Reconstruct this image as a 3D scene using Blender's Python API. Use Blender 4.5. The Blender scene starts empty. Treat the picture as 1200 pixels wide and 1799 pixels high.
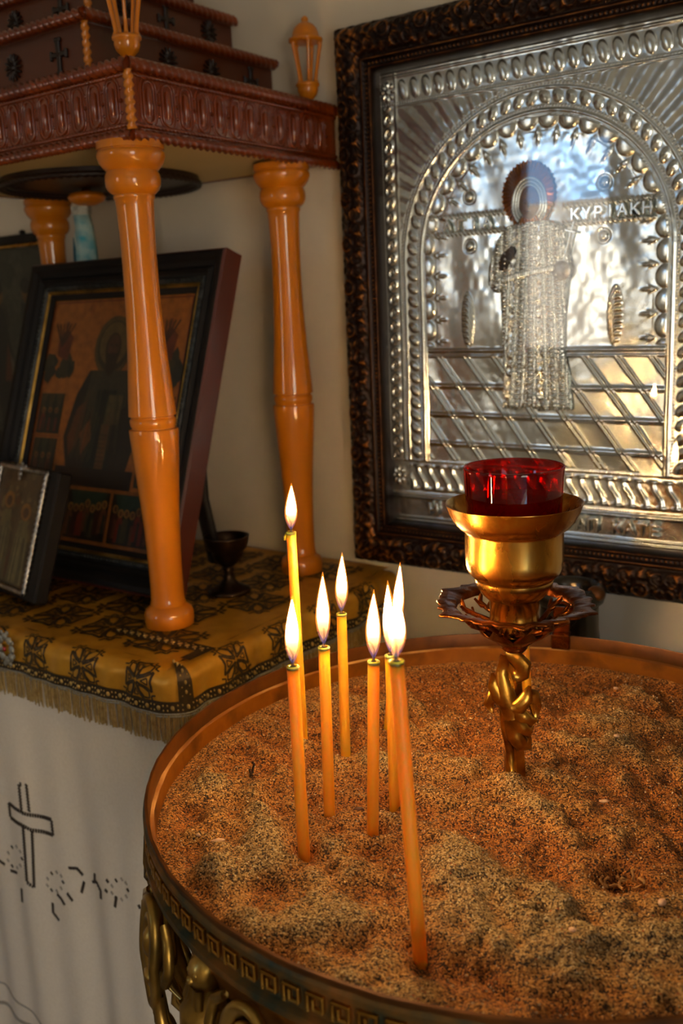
import bpy, math, random
import numpy as np
from mathutils import Vector, Matrix

random.seed(7)
rng = np.random.default_rng(7)
PI = math.pi
SC = bpy.context.scene
COL = SC.collection

# ------------------------------------------------------------------ camera
CZ = 1.30
FPX = 1691.0                       # focal length in pixels of a 1200 px wide frame
ROT = np.array([[0.8155, 0.5772, -0.0424], [0.0880, -0.1960, -0.9767], [-0.5720, 0.7928, -0.2106]])
u_, s_, v_ = np.linalg.svd(ROT); ROT = u_ @ v_
cam_d = bpy.data.cameras.new('camera')
cam = bpy.data.objects.new('camera', cam_d); COL.objects.link(cam)
cam_d.sensor_fit = 'HORIZONTAL'; cam_d.sensor_width = 24.0; cam_d.lens = FPX / 1200 * 24.0
cam_d.clip_start = 0.05; cam_d.clip_end = 100
cam.matrix_world = Matrix(((ROT[0][0], -ROT[1][0], -ROT[2][0], 0), (ROT[0][1], -ROT[1][1], -ROT[2][1], 0),
                           (ROT[0][2], -ROT[1][2], -ROT[2][2], CZ), (0, 0, 0, 1)))
cam_d.dof.use_dof = True; cam_d.dof.focus_distance = 0.80; cam_d.dof.aperture_fstop = 7.0
SC.camera = cam
SC.view_settings.view_transform = 'Standard'; SC.view_settings.look = 'None'
SC.view_settings.gamma = 1.0; SC.view_settings.use_curve_mapping = False
SC.view_settings.exposure = 0.12
SC.cycles.use_denoising = True
SC.cycles.max_bounces = 10; SC.cycles.transparent_max_bounces = 16
SC.cycles.caustics_reflective = False; SC.cycles.caustics_refractive = False
SC.cycles.sample_clamp_indirect = 6.0

# ------------------------------------------------------------------ sky, sun, daylight at the door
w = bpy.data.worlds.new('sky'); SC.world = w; w.use_nodes = True
wn = w.node_tree; bg = wn.nodes['Background']
tcw = wn.nodes.new('ShaderNodeTexCoord'); spw = wn.nodes.new('ShaderNodeSeparateXYZ'); wn.links.new(tcw.outputs['Generated'], spw.inputs[0])
skr = wn.nodes.new('ShaderNodeValToRGB'); wn.links.new(spw.outputs[2], skr.inputs[0])
skr.color_ramp.elements[0].position = 0.0; skr.color_ramp.elements[0].color = (0.36, 0.66, 1.0, 1)
skr.color_ramp.elements[1].position = 0.6; skr.color_ramp.elements[1].color = (0.10, 0.30, 0.85, 1)
wn.links.new(skr.outputs[0], bg.inputs[0]); bg.inputs[1].default_value = 5.0
sun_d = bpy.data.lights.new('sun', 'SUN'); sun_d.energy = 26.0; sun_d.angle = 0.01; sun_d.color = (1.0, 0.90, 0.76)
sun = bpy.data.objects.new('sun', sun_d); COL.objects.link(sun)
sun.rotation_euler = Vector((-0.15, -0.62, -0.78)).to_track_quat('-Z', 'Y').to_euler(); sun.location = (0, 4, 6)
dl = bpy.data.lights.new('door_daylight', 'AREA'); dl.shape = 'RECTANGLE'; dl.size = 0.95; dl.size_y = 1.95
dl.energy = 43; dl.color = (1.0, 0.87, 0.68)
dlo = bpy.data.objects.new('door_daylight', dl); COL.objects.link(dlo)
dlo.location = (1.86, -1.25, 1.05); dlo.rotation_euler = Vector((-1, 0, 0)).to_track_quat('-Z', 'Z').to_euler()

# ------------------------------------------------------------------ helpers
def ray(px, py):
    return np.array([(px - 600) / FPX, (py - 900) / FPX, 1.0]) @ ROT
def at(px, py, Y=None, X=None, Z=None):
    """point of the place seen at a pixel, on the plane y=Y, x=X or z=Z"""
    d = ray(px, py)
    t = Y / d[1] if Y is not None else (X / d[0] if X is not None else (Z - CZ) / d[2])
    p = d * t; p[2] += CZ
    return p
def above(base, px, py):
    """point of a pixel's ray nearest to the vertical line through base"""
    d = ray(px, py); t = (d[0] * base[0] + d[1] * base[1]) / (d[0] ** 2 + d[1] ** 2)
    p = d * t; p[2] += CZ
    return p
def srgb(r, g, b):
    return tuple(((c / 255) / 12.92 if c / 255 <= 0.04045 else ((c / 255 + 0.055) / 1.055) ** 2.4) for c in (r, g, b)) + (1,)
def tag(o, label=None, cat=None, group=None, kind=None):
    if label: o['label'] = label
    if cat: o['category'] = cat
    if group: o['group'] = group
    if kind: o['kind'] = kind
    return o
def empty(name, loc, label, cat, group=None, rz=0):
    o = bpy.data.objects.new(name, None); COL.objects.link(o); o.location = loc; o.rotation_euler = (0, 0, rz)
    o.empty_display_size = 0.02
    return tag(o, label, cat, group)
def nodemat(name):
    m = bpy.data.materials.new(name); m.use_nodes = True
    nt = m.node_tree; b = nt.nodes['Principled BSDF']
    return m, nt, b
def N(nt, t, **k):
    n = nt.nodes.new(t)
    for a, v in k.items():
        if a in n.inputs.keys() if hasattr(n.inputs, 'keys') else False: n.inputs[a].default_value = v
        else: setattr(n, a, v)
    return n
def ramp(nt, src, stops):
    r = nt.nodes.new('ShaderNodeValToRGB'); nt.links.new(src, r.inputs[0])
    e = r.color_ramp.elements
    while len(e) < len(stops): e.new(0.5)
    for k, (p, c) in enumerate(stops): e[k].position = p; e[k].color = c
    return r.outputs[0]
def pbr(name, c1, c2=None, rough=0.5, metal=0.0, scale=20, stretch=(1, 1, 1), bump=0.0, bscale=None, coat=0.0, c3=None, rough2=None, detail=6, spec=None, sss=0, dist=0.0006):
    m, nt, b = nodemat(name)
    tc = nt.nodes.new('ShaderNodeTexCoord'); mp = nt.nodes.new('ShaderNodeMapping')
    nt.links.new(tc.outputs['Object'], mp.inputs[0]); mp.inputs['Scale'].default_value = stretch
    nz = nt.nodes.new('ShaderNodeTexNoise'); nz.inputs['Scale'].default_value = scale; nz.inputs['Detail'].default_value = detail
    nt.links.new(mp.outputs[0], nz.inputs[0])
    c2 = c2 or c1
    stops = [(0.3, c1), (0.7, c2)] if c3 is None else [(0.3, c1), (0.5, c2), (0.7, c3)]
    nt.links.new(ramp(nt, nz.outputs[0], stops), b.inputs['Base Color'])
    if rough2 is not None:
        mr = nt.nodes.new('ShaderNodeMapRange'); nt.links.new(nz.outputs[0], mr.inputs[0])
        mr.inputs[1].default_value = 0.35; mr.inputs[2].default_value = 0.65
        mr.inputs[3].default_value = rough; mr.inputs[4].default_value = rough2
        nt.links.new(mr.outputs[0], b.inputs['Roughness'])
    else: b.inputs['Roughness'].default_value = rough
    b.inputs['Metallic'].default_value = metal
    b.inputs['Coat Weight'].default_value = coat; b.inputs['Coat Roughness'].default_value = 0.05
    if spec is not None: b.inputs['Specular IOR Level'].default_value = spec
    if sss: b.inputs['Subsurface Weight'].default_value = sss; b.inputs['Subsurface Radius'].default_value = (0.020, 0.011, 0.004); b.inputs['Subsurface Scale'].default_value = 1.0
    if bump:
        n2 = nt.nodes.new('ShaderNodeTexNoise'); n2.inputs['Scale'].default_value = bscale or scale * 3; n2.inputs['Detail'].default_value = 4
        nt.links.new(mp.outputs[0], n2.inputs[0])
        bp = nt.nodes.new('ShaderNodeBump'); bp.inputs['Strength'].default_value = bump; bp.inputs['Distance'].default_value = dist
        nt.links.new(n2.outputs[0], bp.inputs['Height']); nt.links.new(bp.outputs[0], b.inputs['Normal'])
    return m

M = {}
M['plaster'] = pbr('plaster', srgb(204, 190, 166), srgb(214, 200, 176), rough=0.8, scale=6, bump=0.35, bscale=60, dist=0.002)
M['floor'] = pbr('floor_stone', srgb(120, 110, 98), srgb(150, 140, 125), rough=0.5, scale=3)
M['ceiling'] = pbr('ceiling_plaster', srgb(205, 200, 190), srgb(215, 210, 200), rough=0.8)
M['yellow_wood'] = pbr('honey_varnished_wood', srgb(192, 108, 0), srgb(200, 116, 2), rough=0.55, scale=9, stretch=(1, 1, 0.12), coat=1.0, c3=srgb(186, 102, 0), spec=0.2)
M['red_wood'] = pbr('carved_brown_wood', srgb(94, 32, 2), srgb(124, 50, 4), rough=0.30, scale=14, stretch=(1, 1, 0.3), coat=0.8)
M['panel_wood'] = pbr('brown_panel_wood', srgb(68, 24, 2), srgb(94, 38, 5), rough=0.4, scale=18, stretch=(0.15, 0.15, 1), coat=0.3)
M['dark_wood'] = pbr('dark_inlay_wood', srgb(22, 10, 5), srgb(36, 16, 8), rough=0.4, scale=20)
M['ply'] = pbr('pale_plywood', srgb(186, 160, 104), srgb(200, 176, 120), rough=0.6, scale=5, stretch=(0.2, 1, 1))
M['frame_red'] = pbr('mahogany_frame_wood', srgb(60, 18, 6), srgb(88, 30, 8), rough=0.5, scale=12, stretch=(1, 1, .2), coat=0.08)
M['black'] = pbr('black_lacquer', srgb(12, 9, 7), srgb(22, 16, 12), rough=0.6, scale=20, spec=0.25)
M['dark_metal'] = pbr('dark_bronze', srgb(44, 34, 26), srgb(64, 48, 34), rough=0.32, metal=0.9, scale=25)
M['gun_metal'] = pbr('dark_steel', srgb(70, 66, 60), srgb(96, 90, 80), rough=0.25, metal=1.0, scale=8, rough2=0.4)
M['brass'] = pbr('tarnished_brass', srgb(116, 66, 18), srgb(196, 138, 52), rough=0.34, metal=1.0, scale=30, stretch=(1, 1, 0.45), c3=srgb(222, 186, 104), rough2=0.18, bump=0.15)
M['cast_brass'] = pbr('cast_brass', srgb(96, 54, 14), srgb(176, 124, 46), rough=0.36, metal=1.0, scale=40, c3=srgb(214, 168, 80), rough2=0.26, bump=0.45, bscale=170)
M['dark_brass'] = pbr('smoked_brass', srgb(56, 26, 8), srgb(112, 58, 20), rough=0.36, metal=1.0, scale=50, c3=srgb(170, 100, 40), rough2=0.24, bump=0.5, bscale=220, dist=.001)
M['old_brass'] = pbr('patinated_openwork_brass', srgb(92, 72, 30), srgb(172, 132, 58), rough=0.40, metal=0.9, scale=22, c3=srgb(222, 184, 104), rough2=0.28, bump=0.3, bscale=160)
M['green_brass'] = pbr('green_patina_brass', srgb(44, 56, 44), srgb(104, 76, 32), rough=0.55, metal=0.6, scale=45, c3=srgb(146, 92, 36), bump=0.3, bscale=160)
M['copper_rim'] = pbr('worn_copper_rim', srgb(92, 50, 6), srgb(150, 90, 14), rough=0.45, metal=0.5, scale=24, c3=srgb(128, 74, 8), bump=0.25, bscale=200)
M['rim_dark'] = pbr('dark_rim_band', srgb(62, 34, 6), srgb(112, 64, 10), rough=0.42, metal=0.5, scale=30, bump=0.2)
M['wax_ledge'] = pbr('pale_wax_on_ledge', srgb(100, 56, 10), srgb(138, 84, 24), rough=0.5, scale=14, c3=srgb(208, 160, 100))
M['white_cloth'] = pbr('white_linen', srgb(222, 208, 186), srgb(230, 217, 196), rough=0.9, scale=300, bump=0.2, bscale=900, spec=0.1)
M['gold_satin'] = pbr('gold_brocade', srgb(190, 134, 30), srgb(216, 160, 50), rough=0.36, metal=0.45, scale=40, bump=0.25, bscale=500)
M['brown_thread'] = pbr('dark_woven_motif', srgb(44, 32, 14), srgb(78, 58, 26), rough=0.5, metal=0.3, scale=300)
M['dark_trim'] = pbr('dark_trim_band', srgb(36, 26, 14), srgb(70, 52, 24), rough=0.5, metal=0.3, scale=260)
M['gold_thread'] = pbr('gold_thread', srgb(190, 150, 76), srgb(226, 196, 120), rough=0.35, metal=0.8, scale=200)
M['fringe'] = pbr('gold_fringe_thread', srgb(150, 116, 60), srgb(196, 164, 100), rough=0.5, metal=0.4, scale=200)
M['silver_braid'] = pbr('silver_braid', srgb(130, 128, 116), srgb(176, 172, 158), rough=0.45, metal=0.6, scale=400)
M['stitch'] = pbr('brown_embroidery_thread', srgb(44, 34, 28), srgb(70, 56, 46), rough=0.8, scale=300)
M['pale_stitch'] = pbr('grey_embroidery_thread', srgb(150, 140, 126), srgb(172, 160, 146), rough=0.8, scale=300)
M['wax'] = pbr('yellow_beeswax', srgb(255, 156, 40), srgb(255, 164, 48), rough=0.38, scale=20, sss=1.0)
M['wick'] = pbr('charred_wick', srgb(30, 20, 14), srgb(60, 36, 20), rough=0.9, scale=300)
M['wick_pale'] = pbr('pale_wick_thread', srgb(206, 160, 100), srgb(170, 122, 70), rough=0.9, scale=300)
M['pebble'] = pbr('pale_pebble', srgb(220, 176, 144), srgb(236, 200, 170), rough=0.6, scale=100)
M['brown_pebble'] = pbr('brown_pebble', srgb(66, 32, 20), srgb(86, 44, 26), rough=0.35, scale=100)
M['silver'] = pbr('stamped_silver_sheet', srgb(220, 226, 222), srgb(232, 238, 234), rough=0.15, metal=1.0, scale=9, bump=0.1, bscale=16, rough2=0.26, dist=0.002)
M['silver_old'] = pbr('oxidised_silver', srgb(120, 116, 108), srgb(196, 190, 180), rough=0.3, metal=1.0, scale=90, bump=0.5, bscale=200)
M['dull_silver'] = pbr('tarnished_silver', srgb(40, 42, 42), srgb(84, 86, 84), rough=0.45, metal=0.8, scale=90)
M['copper_halo'] = pbr('gilt_copper_halo', srgb(170, 92, 30), srgb(200, 120, 44), rough=0.35, metal=0.9, scale=40)
M['turquoise'] = pbr('turquoise_cloth', srgb(40, 150, 170), srgb(150, 190, 190), rough=0.6, scale=50, c3=srgb(196, 214, 200))
M['pale_cloth'] = pbr('cream_cloth', srgb(190, 206, 196), srgb(214, 216, 190), rough=0.6, scale=60)
M['red_jewel'] = pbr('red_jewel', srgb(150, 20, 24), rough=0.15, coat=1)

_pm = {}
def paintm(r, g, b, rough=0.42):
    r, g, b = int(r * .80), int(g * .78), int(b * .72); k = (r, g, b)
    if k not in _pm:
        _pm[k] = pbr('paint', srgb(int(r * .82), int(g * .82), int(b * .82)), srgb(min(255, int(r * 1.1)), min(255, int(g * 1.1)), min(255, int(b * 1.1))), rough=rough, scale=70)
    return _pm[k]

# sand
m, nt, b = nodemat('coarse_sand'); M['sand'] = m
tc = nt.nodes.new('ShaderNodeTexCoord')
vo = nt.nodes.new('ShaderNodeTexVoronoi'); vo.inputs['Scale'].default_value = 900
nt.links.new(tc.outputs['Object'], vo.inputs[0])
sepr = nt.nodes.new('ShaderNodeSeparateColor'); nt.links.new(vo.outputs['Color'], sepr.inputs[0])
gcol = ramp(nt, sepr.outputs[0], [(0.0, srgb(30, 22, 16)), (0.22, srgb(84, 64, 38)), (0.42, srgb(160, 126, 80)), (0.7, srgb(204, 172, 120)), (0.92, srgb(224, 196, 152)), (1.0, srgb(250, 236, 206))])
nz = nt.nodes.new('ShaderNodeTexNoise'); nz.inputs['Scale'].default_value = 17; nz.inputs['Detail'].default_value = 5
nt.links.new(tc.outputs['Object'], nz.inputs[0])
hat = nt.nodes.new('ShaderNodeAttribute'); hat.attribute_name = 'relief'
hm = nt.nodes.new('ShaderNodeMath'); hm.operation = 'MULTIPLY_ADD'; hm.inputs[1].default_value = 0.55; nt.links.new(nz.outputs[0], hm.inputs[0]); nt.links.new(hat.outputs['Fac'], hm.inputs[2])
tint = ramp(nt, hm.outputs[0], [(0.28, srgb(216, 158, 82)), (0.50, srgb(232, 196, 138)), (0.68, srgb(228, 222, 202))])  # candlelit orange hollows and daylit pale crests, painted in by height and noise
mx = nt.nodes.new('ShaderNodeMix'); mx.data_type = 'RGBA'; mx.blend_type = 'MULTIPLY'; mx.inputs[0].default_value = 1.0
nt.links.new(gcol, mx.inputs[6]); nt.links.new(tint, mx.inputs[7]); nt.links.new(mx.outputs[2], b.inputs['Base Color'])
b.inputs['Roughness'].default_value = 0.75
bp = nt.nodes.new('ShaderNodeBump'); bp.inputs['Strength'].default_value = 0.9; bp.inputs['Distance'].default_value = 0.0010
inv = nt.nodes.new('ShaderNodeMath'); inv.operation = 'SUBTRACT'; inv.inputs[0].default_value = 1.0
nt.links.new(vo.outputs['Distance'], inv.inputs[1])
ad = nt.nodes.new('ShaderNodeMath'); ad.operation = 'ADD'
nt.links.new(inv.outputs[0], ad.inputs[0]); nt.links.new(sepr.outputs[1], ad.inputs[1])
nt.links.new(ad.outputs[0], bp.inputs['Height']); nt.links.new(bp.outputs[0], b.inputs['Normal'])
# relief gilding: gold only on the raised carving (vertex attribute 'relief')
m, nt, b = nodemat('gilt_carved_frame'); M['gilt'] = m
at_ = nt.nodes.new('ShaderNodeAttribute'); at_.attribute_name = 'relief'
nz = nt.nodes.new('ShaderNodeTexNoise'); nz.inputs['Scale'].default_value = 60; nz.inputs['Detail'].default_value = 6
tc = nt.nodes.new('ShaderNodeTexCoord'); nt.links.new(tc.outputs['Object'], nz.inputs[0])
mu = nt.nodes.new('ShaderNodeMath'); mu.operation = 'MULTIPLY_ADD'; nt.links.new(nz.outputs[0], mu.inputs[0]); mu.inputs[1].default_value = 0.9; mu.inputs[2].default_value = -0.45
a2 = nt.nodes.new('ShaderNodeMath'); a2.operation = 'ADD'; nt.links.new(at_.outputs['Fac'], a2.inputs[0]); nt.links.new(mu.outputs[0], a2.inputs[1])
nt.links.new(ramp(nt, a2.outputs[0], [(0.35, srgb(30, 15, 7)), (0.65, srgb(66, 36, 13)), (1.0, srgb(150, 92, 30))]), b.inputs['Base Color'])
b.inputs['Metallic'].default_value = 0.65; b.inputs['Roughness'].default_value = 0.36
# glass pane, red glass, flames
def fresnel_both(nt, ior):       # the node inverts the index on back faces; undo it so that thin walls reflect alike from both sides
    f = nt.nodes.new('ShaderNodeFresnel'); g = nt.nodes.new('ShaderNodeNewGeometry'); r = nt.nodes.new('ShaderNodeMapRange')
    r.inputs[3].default_value = ior; r.inputs[4].default_value = 1 / ior
    nt.links.new(g.outputs['Backfacing'], r.inputs[0]); nt.links.new(r.outputs[0], f.inputs[0]); return f
m, nt, b = nodemat('pane_glass'); M['pane'] = m
nt.nodes.remove(b); out = nt.nodes['Material Output']
tr = nt.nodes.new('ShaderNodeBsdfTransparent'); gl = nt.nodes.new('ShaderNodeBsdfGlossy'); gl.inputs['Roughness'].default_value = 0.02
fr = fresnel_both(nt, 1.52)
ms = nt.nodes.new('ShaderNodeMixShader'); nt.links.new(fr.outputs[0], ms.inputs[0]); nt.links.new(tr.outputs[0], ms.inputs[1]); nt.links.new(gl.outputs[0], ms.inputs[2]); nt.links.new(ms.outputs[0], out.inputs[0])
m, nt, b = nodemat('red_glass'); M['red_glass'] = m
nt.nodes.remove(b); out = nt.nodes['Material Output']
tr = nt.nodes.new('ShaderNodeBsdfTransparent'); tr.inputs[0].default_value = (0.80, 0.035, 0.02, 1)
gl = nt.nodes.new('ShaderNodeBsdfGlossy'); gl.inputs['Roughness'].default_value = 0.03
fr = fresnel_both(nt, 1.52)
ms = nt.nodes.new('ShaderNodeMixShader'); nt.links.new(fr.outputs[0], ms.inputs[0]); nt.links.new(tr.outputs[0], ms.inputs[1]); nt.links.new(gl.outputs[0], ms.inputs[2]); nt.links.new(ms.outputs[0], out.inputs[0])
def flame_mat(name, stops, strength, trans):
    m, nt, b = nodemat(name); nt.nodes.remove(b); out = nt.nodes['Material Output']
    tc = nt.nodes.new('ShaderNodeTexCoord'); sp = nt.nodes.new('ShaderNodeSeparateXYZ'); nt.links.new(tc.outputs['Generated'], sp.inputs[0])
    col = ramp(nt, sp.outputs[2], stops)
    st = ramp(nt, sp.outputs[2], [(p, (s, s, s, 1)) for p, s in strength])
    mul = nt.nodes.new('ShaderNodeMath'); mul.operation = 'MULTIPLY'; nt.links.new(st, mul.inputs[0]); mul.inputs[1].default_value = trans
    em = nt.nodes.new('ShaderNodeEmission'); nt.links.new(col, em.inputs[0]); nt.links.new(mul.outputs[0], em.inputs[1])
    tr = nt.nodes.new('ShaderNodeBsdfTransparent'); ads = nt.nodes.new('ShaderNodeAddShader')
    nt.links.new(tr.outputs[0], ads.inputs[0]); nt.links.new(em.outputs[0], ads.inputs[1]); nt.links.new(ads.outputs[0], out.inputs[0])
    return m
M['flame_core'] = flame_mat('flame_core_glow', [(0.0, (0.9, 0.35, 0.08, 1)), (0.35, (1, 0.60, 0.24, 1)), (1.0, (1, 0.60, 0.23, 1))],
                            [(0.0, 0.001), (0.16, 0.003), (0.32, 0.012), (0.42, 0.10), (0.56, 1.0), (1.0, 0.8)], 175.0)
M['flame_edge'] = flame_mat('flame_edge_glow', [(0.0, (0.05, 0.12, 0.5, 1)), (0.16, (0.6, 0.2, 0.12, 1)), (0.3, (1, 0.26, 0.03, 1)), (1.0, (1, 0.24, 0.02, 1))],
                            [(0.0, 0.25), (0.2, 0.45), (0.4, 1.0), (1.0, 0.9)], 0.8)

def mesh_obj(name, verts, faces, mat, parent=None, smooth=True, mats=None, midx=None, loc=None):
    me = bpy.data.meshes.new(name)
    me.from_pydata([tuple(v) for v in verts] if not isinstance(verts, np.ndarray) else verts.tolist(), [], faces if not isinstance(faces, np.ndarray) else faces.tolist())
    for mm in (mats or [mat]): me.materials.append(mm)
    n = len(me.polygons)
    if smooth: me.polygons.foreach_set('use_smooth', np.ones(n, bool))
    if midx is not None: me.polygons.foreach_set('material_index', np.array(midx, dtype=np.int32))
    me.update()
    o = bpy.data.objects.new(name, me); COL.objects.link(o)
    if parent: o.parent = parent
    if loc is not None: o.location = loc
    return o
def copy_obj(o, parent=None, loc=None, rot=None, mat=None):
    c = o.copy(); COL.objects.link(c); c.parent = parent if parent else o.parent
    if loc is not None: c.location = loc
    if rot is not None: c.rotation_euler = rot
    if mat is not None: c.matrix_local = mat
    for ch in o.children:
        d = ch.copy(); COL.objects.link(d); d.parent = c
    return c

class MB:
    def __init__(s): s.v = []; s.f = []; s.m = []
    def add(s, vs, fs, mi=0):
        k = len(s.v); s.v += [tuple(map(float, p)) for p in vs]
        s.f += [tuple(int(i) + k for i in f) for f in fs]; s.m += [mi] * len(fs); return s
    def box(s, c, d, R=None, mi=0, bev=0.0):
        x, y, z = d[0] / 2, d[1] / 2, d[2] / 2
        if bev:
            b_ = bev; P = []
            for sz in (-1, 1):
                for (X, Y) in ((x - b_, y), (x, y - b_), (x, -y + b_), (x - b_, -y), (-x + b_, -y), (-x, -y + b_), (-x, y - b_), (-x + b_, y)):
                    P.append((X, Y, sz * (z - b_)))
            for sz in (-1, 1):
                for (X, Y) in ((x - b_, y - b_), (x - b_, -y + b_), (-x + b_, -y + b_), (-x + b_, y - b_)): P.append((X, Y, sz * z))
            F = [(i, (i + 1) % 8, (i + 1) % 8 + 8, i + 8) for i in range(8)]
            for o_, t_ in ((0, 16), (8, 20)):
                F += [(o_ + 0, o_ + 1, t_), (o_ + 1, o_ + 2, t_ + 1, t_), (o_ + 2, o_ + 3, t_ + 1), (o_ + 3, o_ + 4, t_ + 2, t_ + 1), (o_ + 4, o_ + 5, t_ + 2),
                      (o_ + 5, o_ + 6, t_ + 3, t_ + 2), (o_ + 6, o_ + 7, t_ + 3), (o_ + 7, o_, t_, t_ + 3), (t_, t_ + 1, t_ + 2, t_ + 3)]
        else:
            P = [(i * x, j * y, k * z) for i in (-1, 1) for j in (-1, 1) for k in (-1, 1)]
            F = [(0, 1, 3, 2), (4, 6, 7, 5), (0, 4, 5, 1), (2, 3, 7, 6), (0, 2, 6, 4), (1, 5, 7, 3)]
        if R is not None: P = [tuple(R @ Vector(p)) for p in P]
        return s.add([(p[0] + c[0], p[1] + c[1], p[2] + c[2]) for p in P], F, mi)
    def lathe(s, prof, n=32, c=(0, 0, 0), mi=0, wob=None, cap=True):
        vs = []; fs = []
        for (r, z) in prof:
            for k in range(n):
                a = 2 * PI * k / n; rr = r * (wob(a, z) if wob else 1)
                vs.append((c[0] + rr * math.cos(a), c[1] + rr * math.sin(a), c[2] + z))
        for i in range(len(prof) - 1):
            for k in range(n):
                fs.append((i * n + k, i * n + (k + 1) % n, (i + 1) * n + (k + 1) % n, (i + 1) * n + k))
        if cap:
            fs.append(tuple(range(n - 1, -1, -1))); fs.append(tuple((len(prof) - 1) * n + k for k in range(n)))
        return s.add(vs, fs, mi)
    def tube(s, pts, rad, n=8, mi=0, closed=False, flat=None, up=(0, 0, 1), lobes=None):
        """sweep; rad float or list of r or (rn, rb); flat squashes the binormal"""
        pts = [Vector(p) for p in pts]; L = len(pts); vs = []
        nrm = None
        for i, p in enumerate(pts):
            a = pts[(i - 1) % L] if (closed or i > 0) else pts[i]; b_ = pts[(i + 1) % L] if (closed or i < L - 1) else pts[i]
            t = (b_ - a).normalized()
            if nrm is None:
                nrm = Vector(up) - t * t.dot(Vector(up))
                if nrm.length < 1e-4: nrm = Vector((1, 0, 0)) - t * t.x
            else: nrm = nrm - t * t.dot(nrm)
            nrm.normalize(); bn = t.cross(nrm)
            r = rad[i] if isinstance(rad, (list, tuple)) else rad
            r1, r2 = r if isinstance(r, tuple) else (r, r * (flat or 1))
            for k in range(n):
                th = 2 * PI * k / n; g = 1
                if lobes: g = 1 + lobes[1] * math.cos(2 * (th - lobes[0] * i))
                vs.append(p + nrm * (r1 * g * math.cos(th)) + bn * (r2 * g * math.sin(th)))
        fs = []
        for i in range(L if closed else L - 1):
            j = (i + 1) % L
            for k in range(n): fs.append((i * n + k, j * n + k, j * n + (k + 1) % n, i * n + (k + 1) % n)[::-1])
        if not closed: fs.append(tuple(range(n))); fs.append(tuple((L - 1) * n + k for k in range(n))[::-1])
        return s.add(vs, fs, mi)
    def ball(s, c, r, n=10, mi=0, sc=(1, 1, 1)):
        h = max(4, n // 2)
        vs = [(c[0], c[1], c[2] + r * sc[2])]
        for i in range(1, h):
            for k in range(n):
                a = PI * i / h; b_ = 2 * PI * k / n
                vs.append((c[0] + r * sc[0] * math.sin(a) * math.cos(b_), c[1] + r * sc[1] * math.sin(a) * math.sin(b_), c[2] + r * sc[2] * math.cos(a)))
        vs.append((c[0], c[1], c[2] - r * sc[2])); fs = []
        for k in range(n): fs.append((0, 1 + k, 1 + (k + 1) % n))
        for i in range(h - 2):
            for k in range(n): fs.append((1 + i * n + k, 1 + (i + 1) * n + k, 1 + (i + 1) * n + (k + 1) % n, 1 + i * n + (k + 1) % n))
        q = 1 + (h - 2) * n
        for k in range(n): fs.append((q + k, len(vs) - 1, q + (k + 1) % n))
        return s.add(vs, fs, mi)
    def build(s, name, mat, parent=None, smooth=True, mats=None, loc=None):
        return mesh_obj(name, s.v, s.f, mat, parent, smooth, mats, s.m if mats else None, loc)
def smooth_angle(o, deg=40):
    me = o.data
    try:
        me.set_sharp_from_angle(angle=math.radians(deg))
    except Exception: pass
    return o
def grid_obj(name, P, mat, parent=None, attr=None, mask=None, wrap=False):
    """P (n,m,3) array of points"""
    n, m_ = P.shape[:2]
    idx = np.arange(n * m_).reshape(n, m_)
    if wrap: idx = np.concatenate([idx, idx[:, :1]], 1)
    F = np.stack([idx[:-1, :-1], idx[:-1, 1:], idx[1:, 1:], idx[1:, :-1]], -1).reshape(-1, 4)
    V = P.reshape(-1, 3)
    if mask is not None:
        mk = (mask[:-1, :-1] & mask[1:, :-1] & mask[:-1, 1:] & mask[1:, 1:]).reshape(-1); F = F[mk]
        used = np.unique(F); remap = np.zeros(n * m_, int); remap[used] = np.arange(len(used)); F = remap[F]; V = V[used]
        if attr is not None: attr = attr.reshape(-1)[used]
    me = bpy.data.meshes.new(name)
    me.vertices.add(len(V)); me.vertices.foreach_set('co', V.astype(np.float32).reshape(-1))
    me.loops.add(F.size); me.loops.foreach_set('vertex_index', F.astype(np.int32).reshape(-1))
    me.polygons.add(len(F)); me.polygons.foreach_set('loop_start', np.arange(0, F.size, 4, dtype=np.int32))
    me.polygons.foreach_set('use_smooth', np.ones(len(F), bool))
    me.materials.append(mat); me.update(calc_edges=True); me.validate()
    if attr is not None:
        a = me.attributes.new('relief', 'FLOAT', 'POINT'); a.data.foreach_set('value', attr.astype(np.float32).reshape(-1))
    o = bpy.data.objects.new(name, me); COL.objects.link(o)
    if parent: o.parent = parent
    return o
def vnoise(x, y, seed=0):
    """smooth value noise of arrays"""
    g = np.random.default_rng(seed).random((64, 64))
    xi = np.floor(x).astype(int); yi = np.floor(y).astype(int); fx = x - xi; fy = y - yi
    fx = fx * fx * (3 - 2 * fx); fy = fy * fy * (3 - 2 * fy)
    a = g[xi % 64, yi % 64]; b_ = g[(xi + 1) % 64, yi % 64]; c = g[xi % 64, (yi + 1) % 64]; d = g[(xi + 1) % 64, (yi + 1) % 64]
    return (a * (1 - fx) + b_ * fx) * (1 - fy) + (c * (1 - fx) + d * fx) * fy - 0.5
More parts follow.
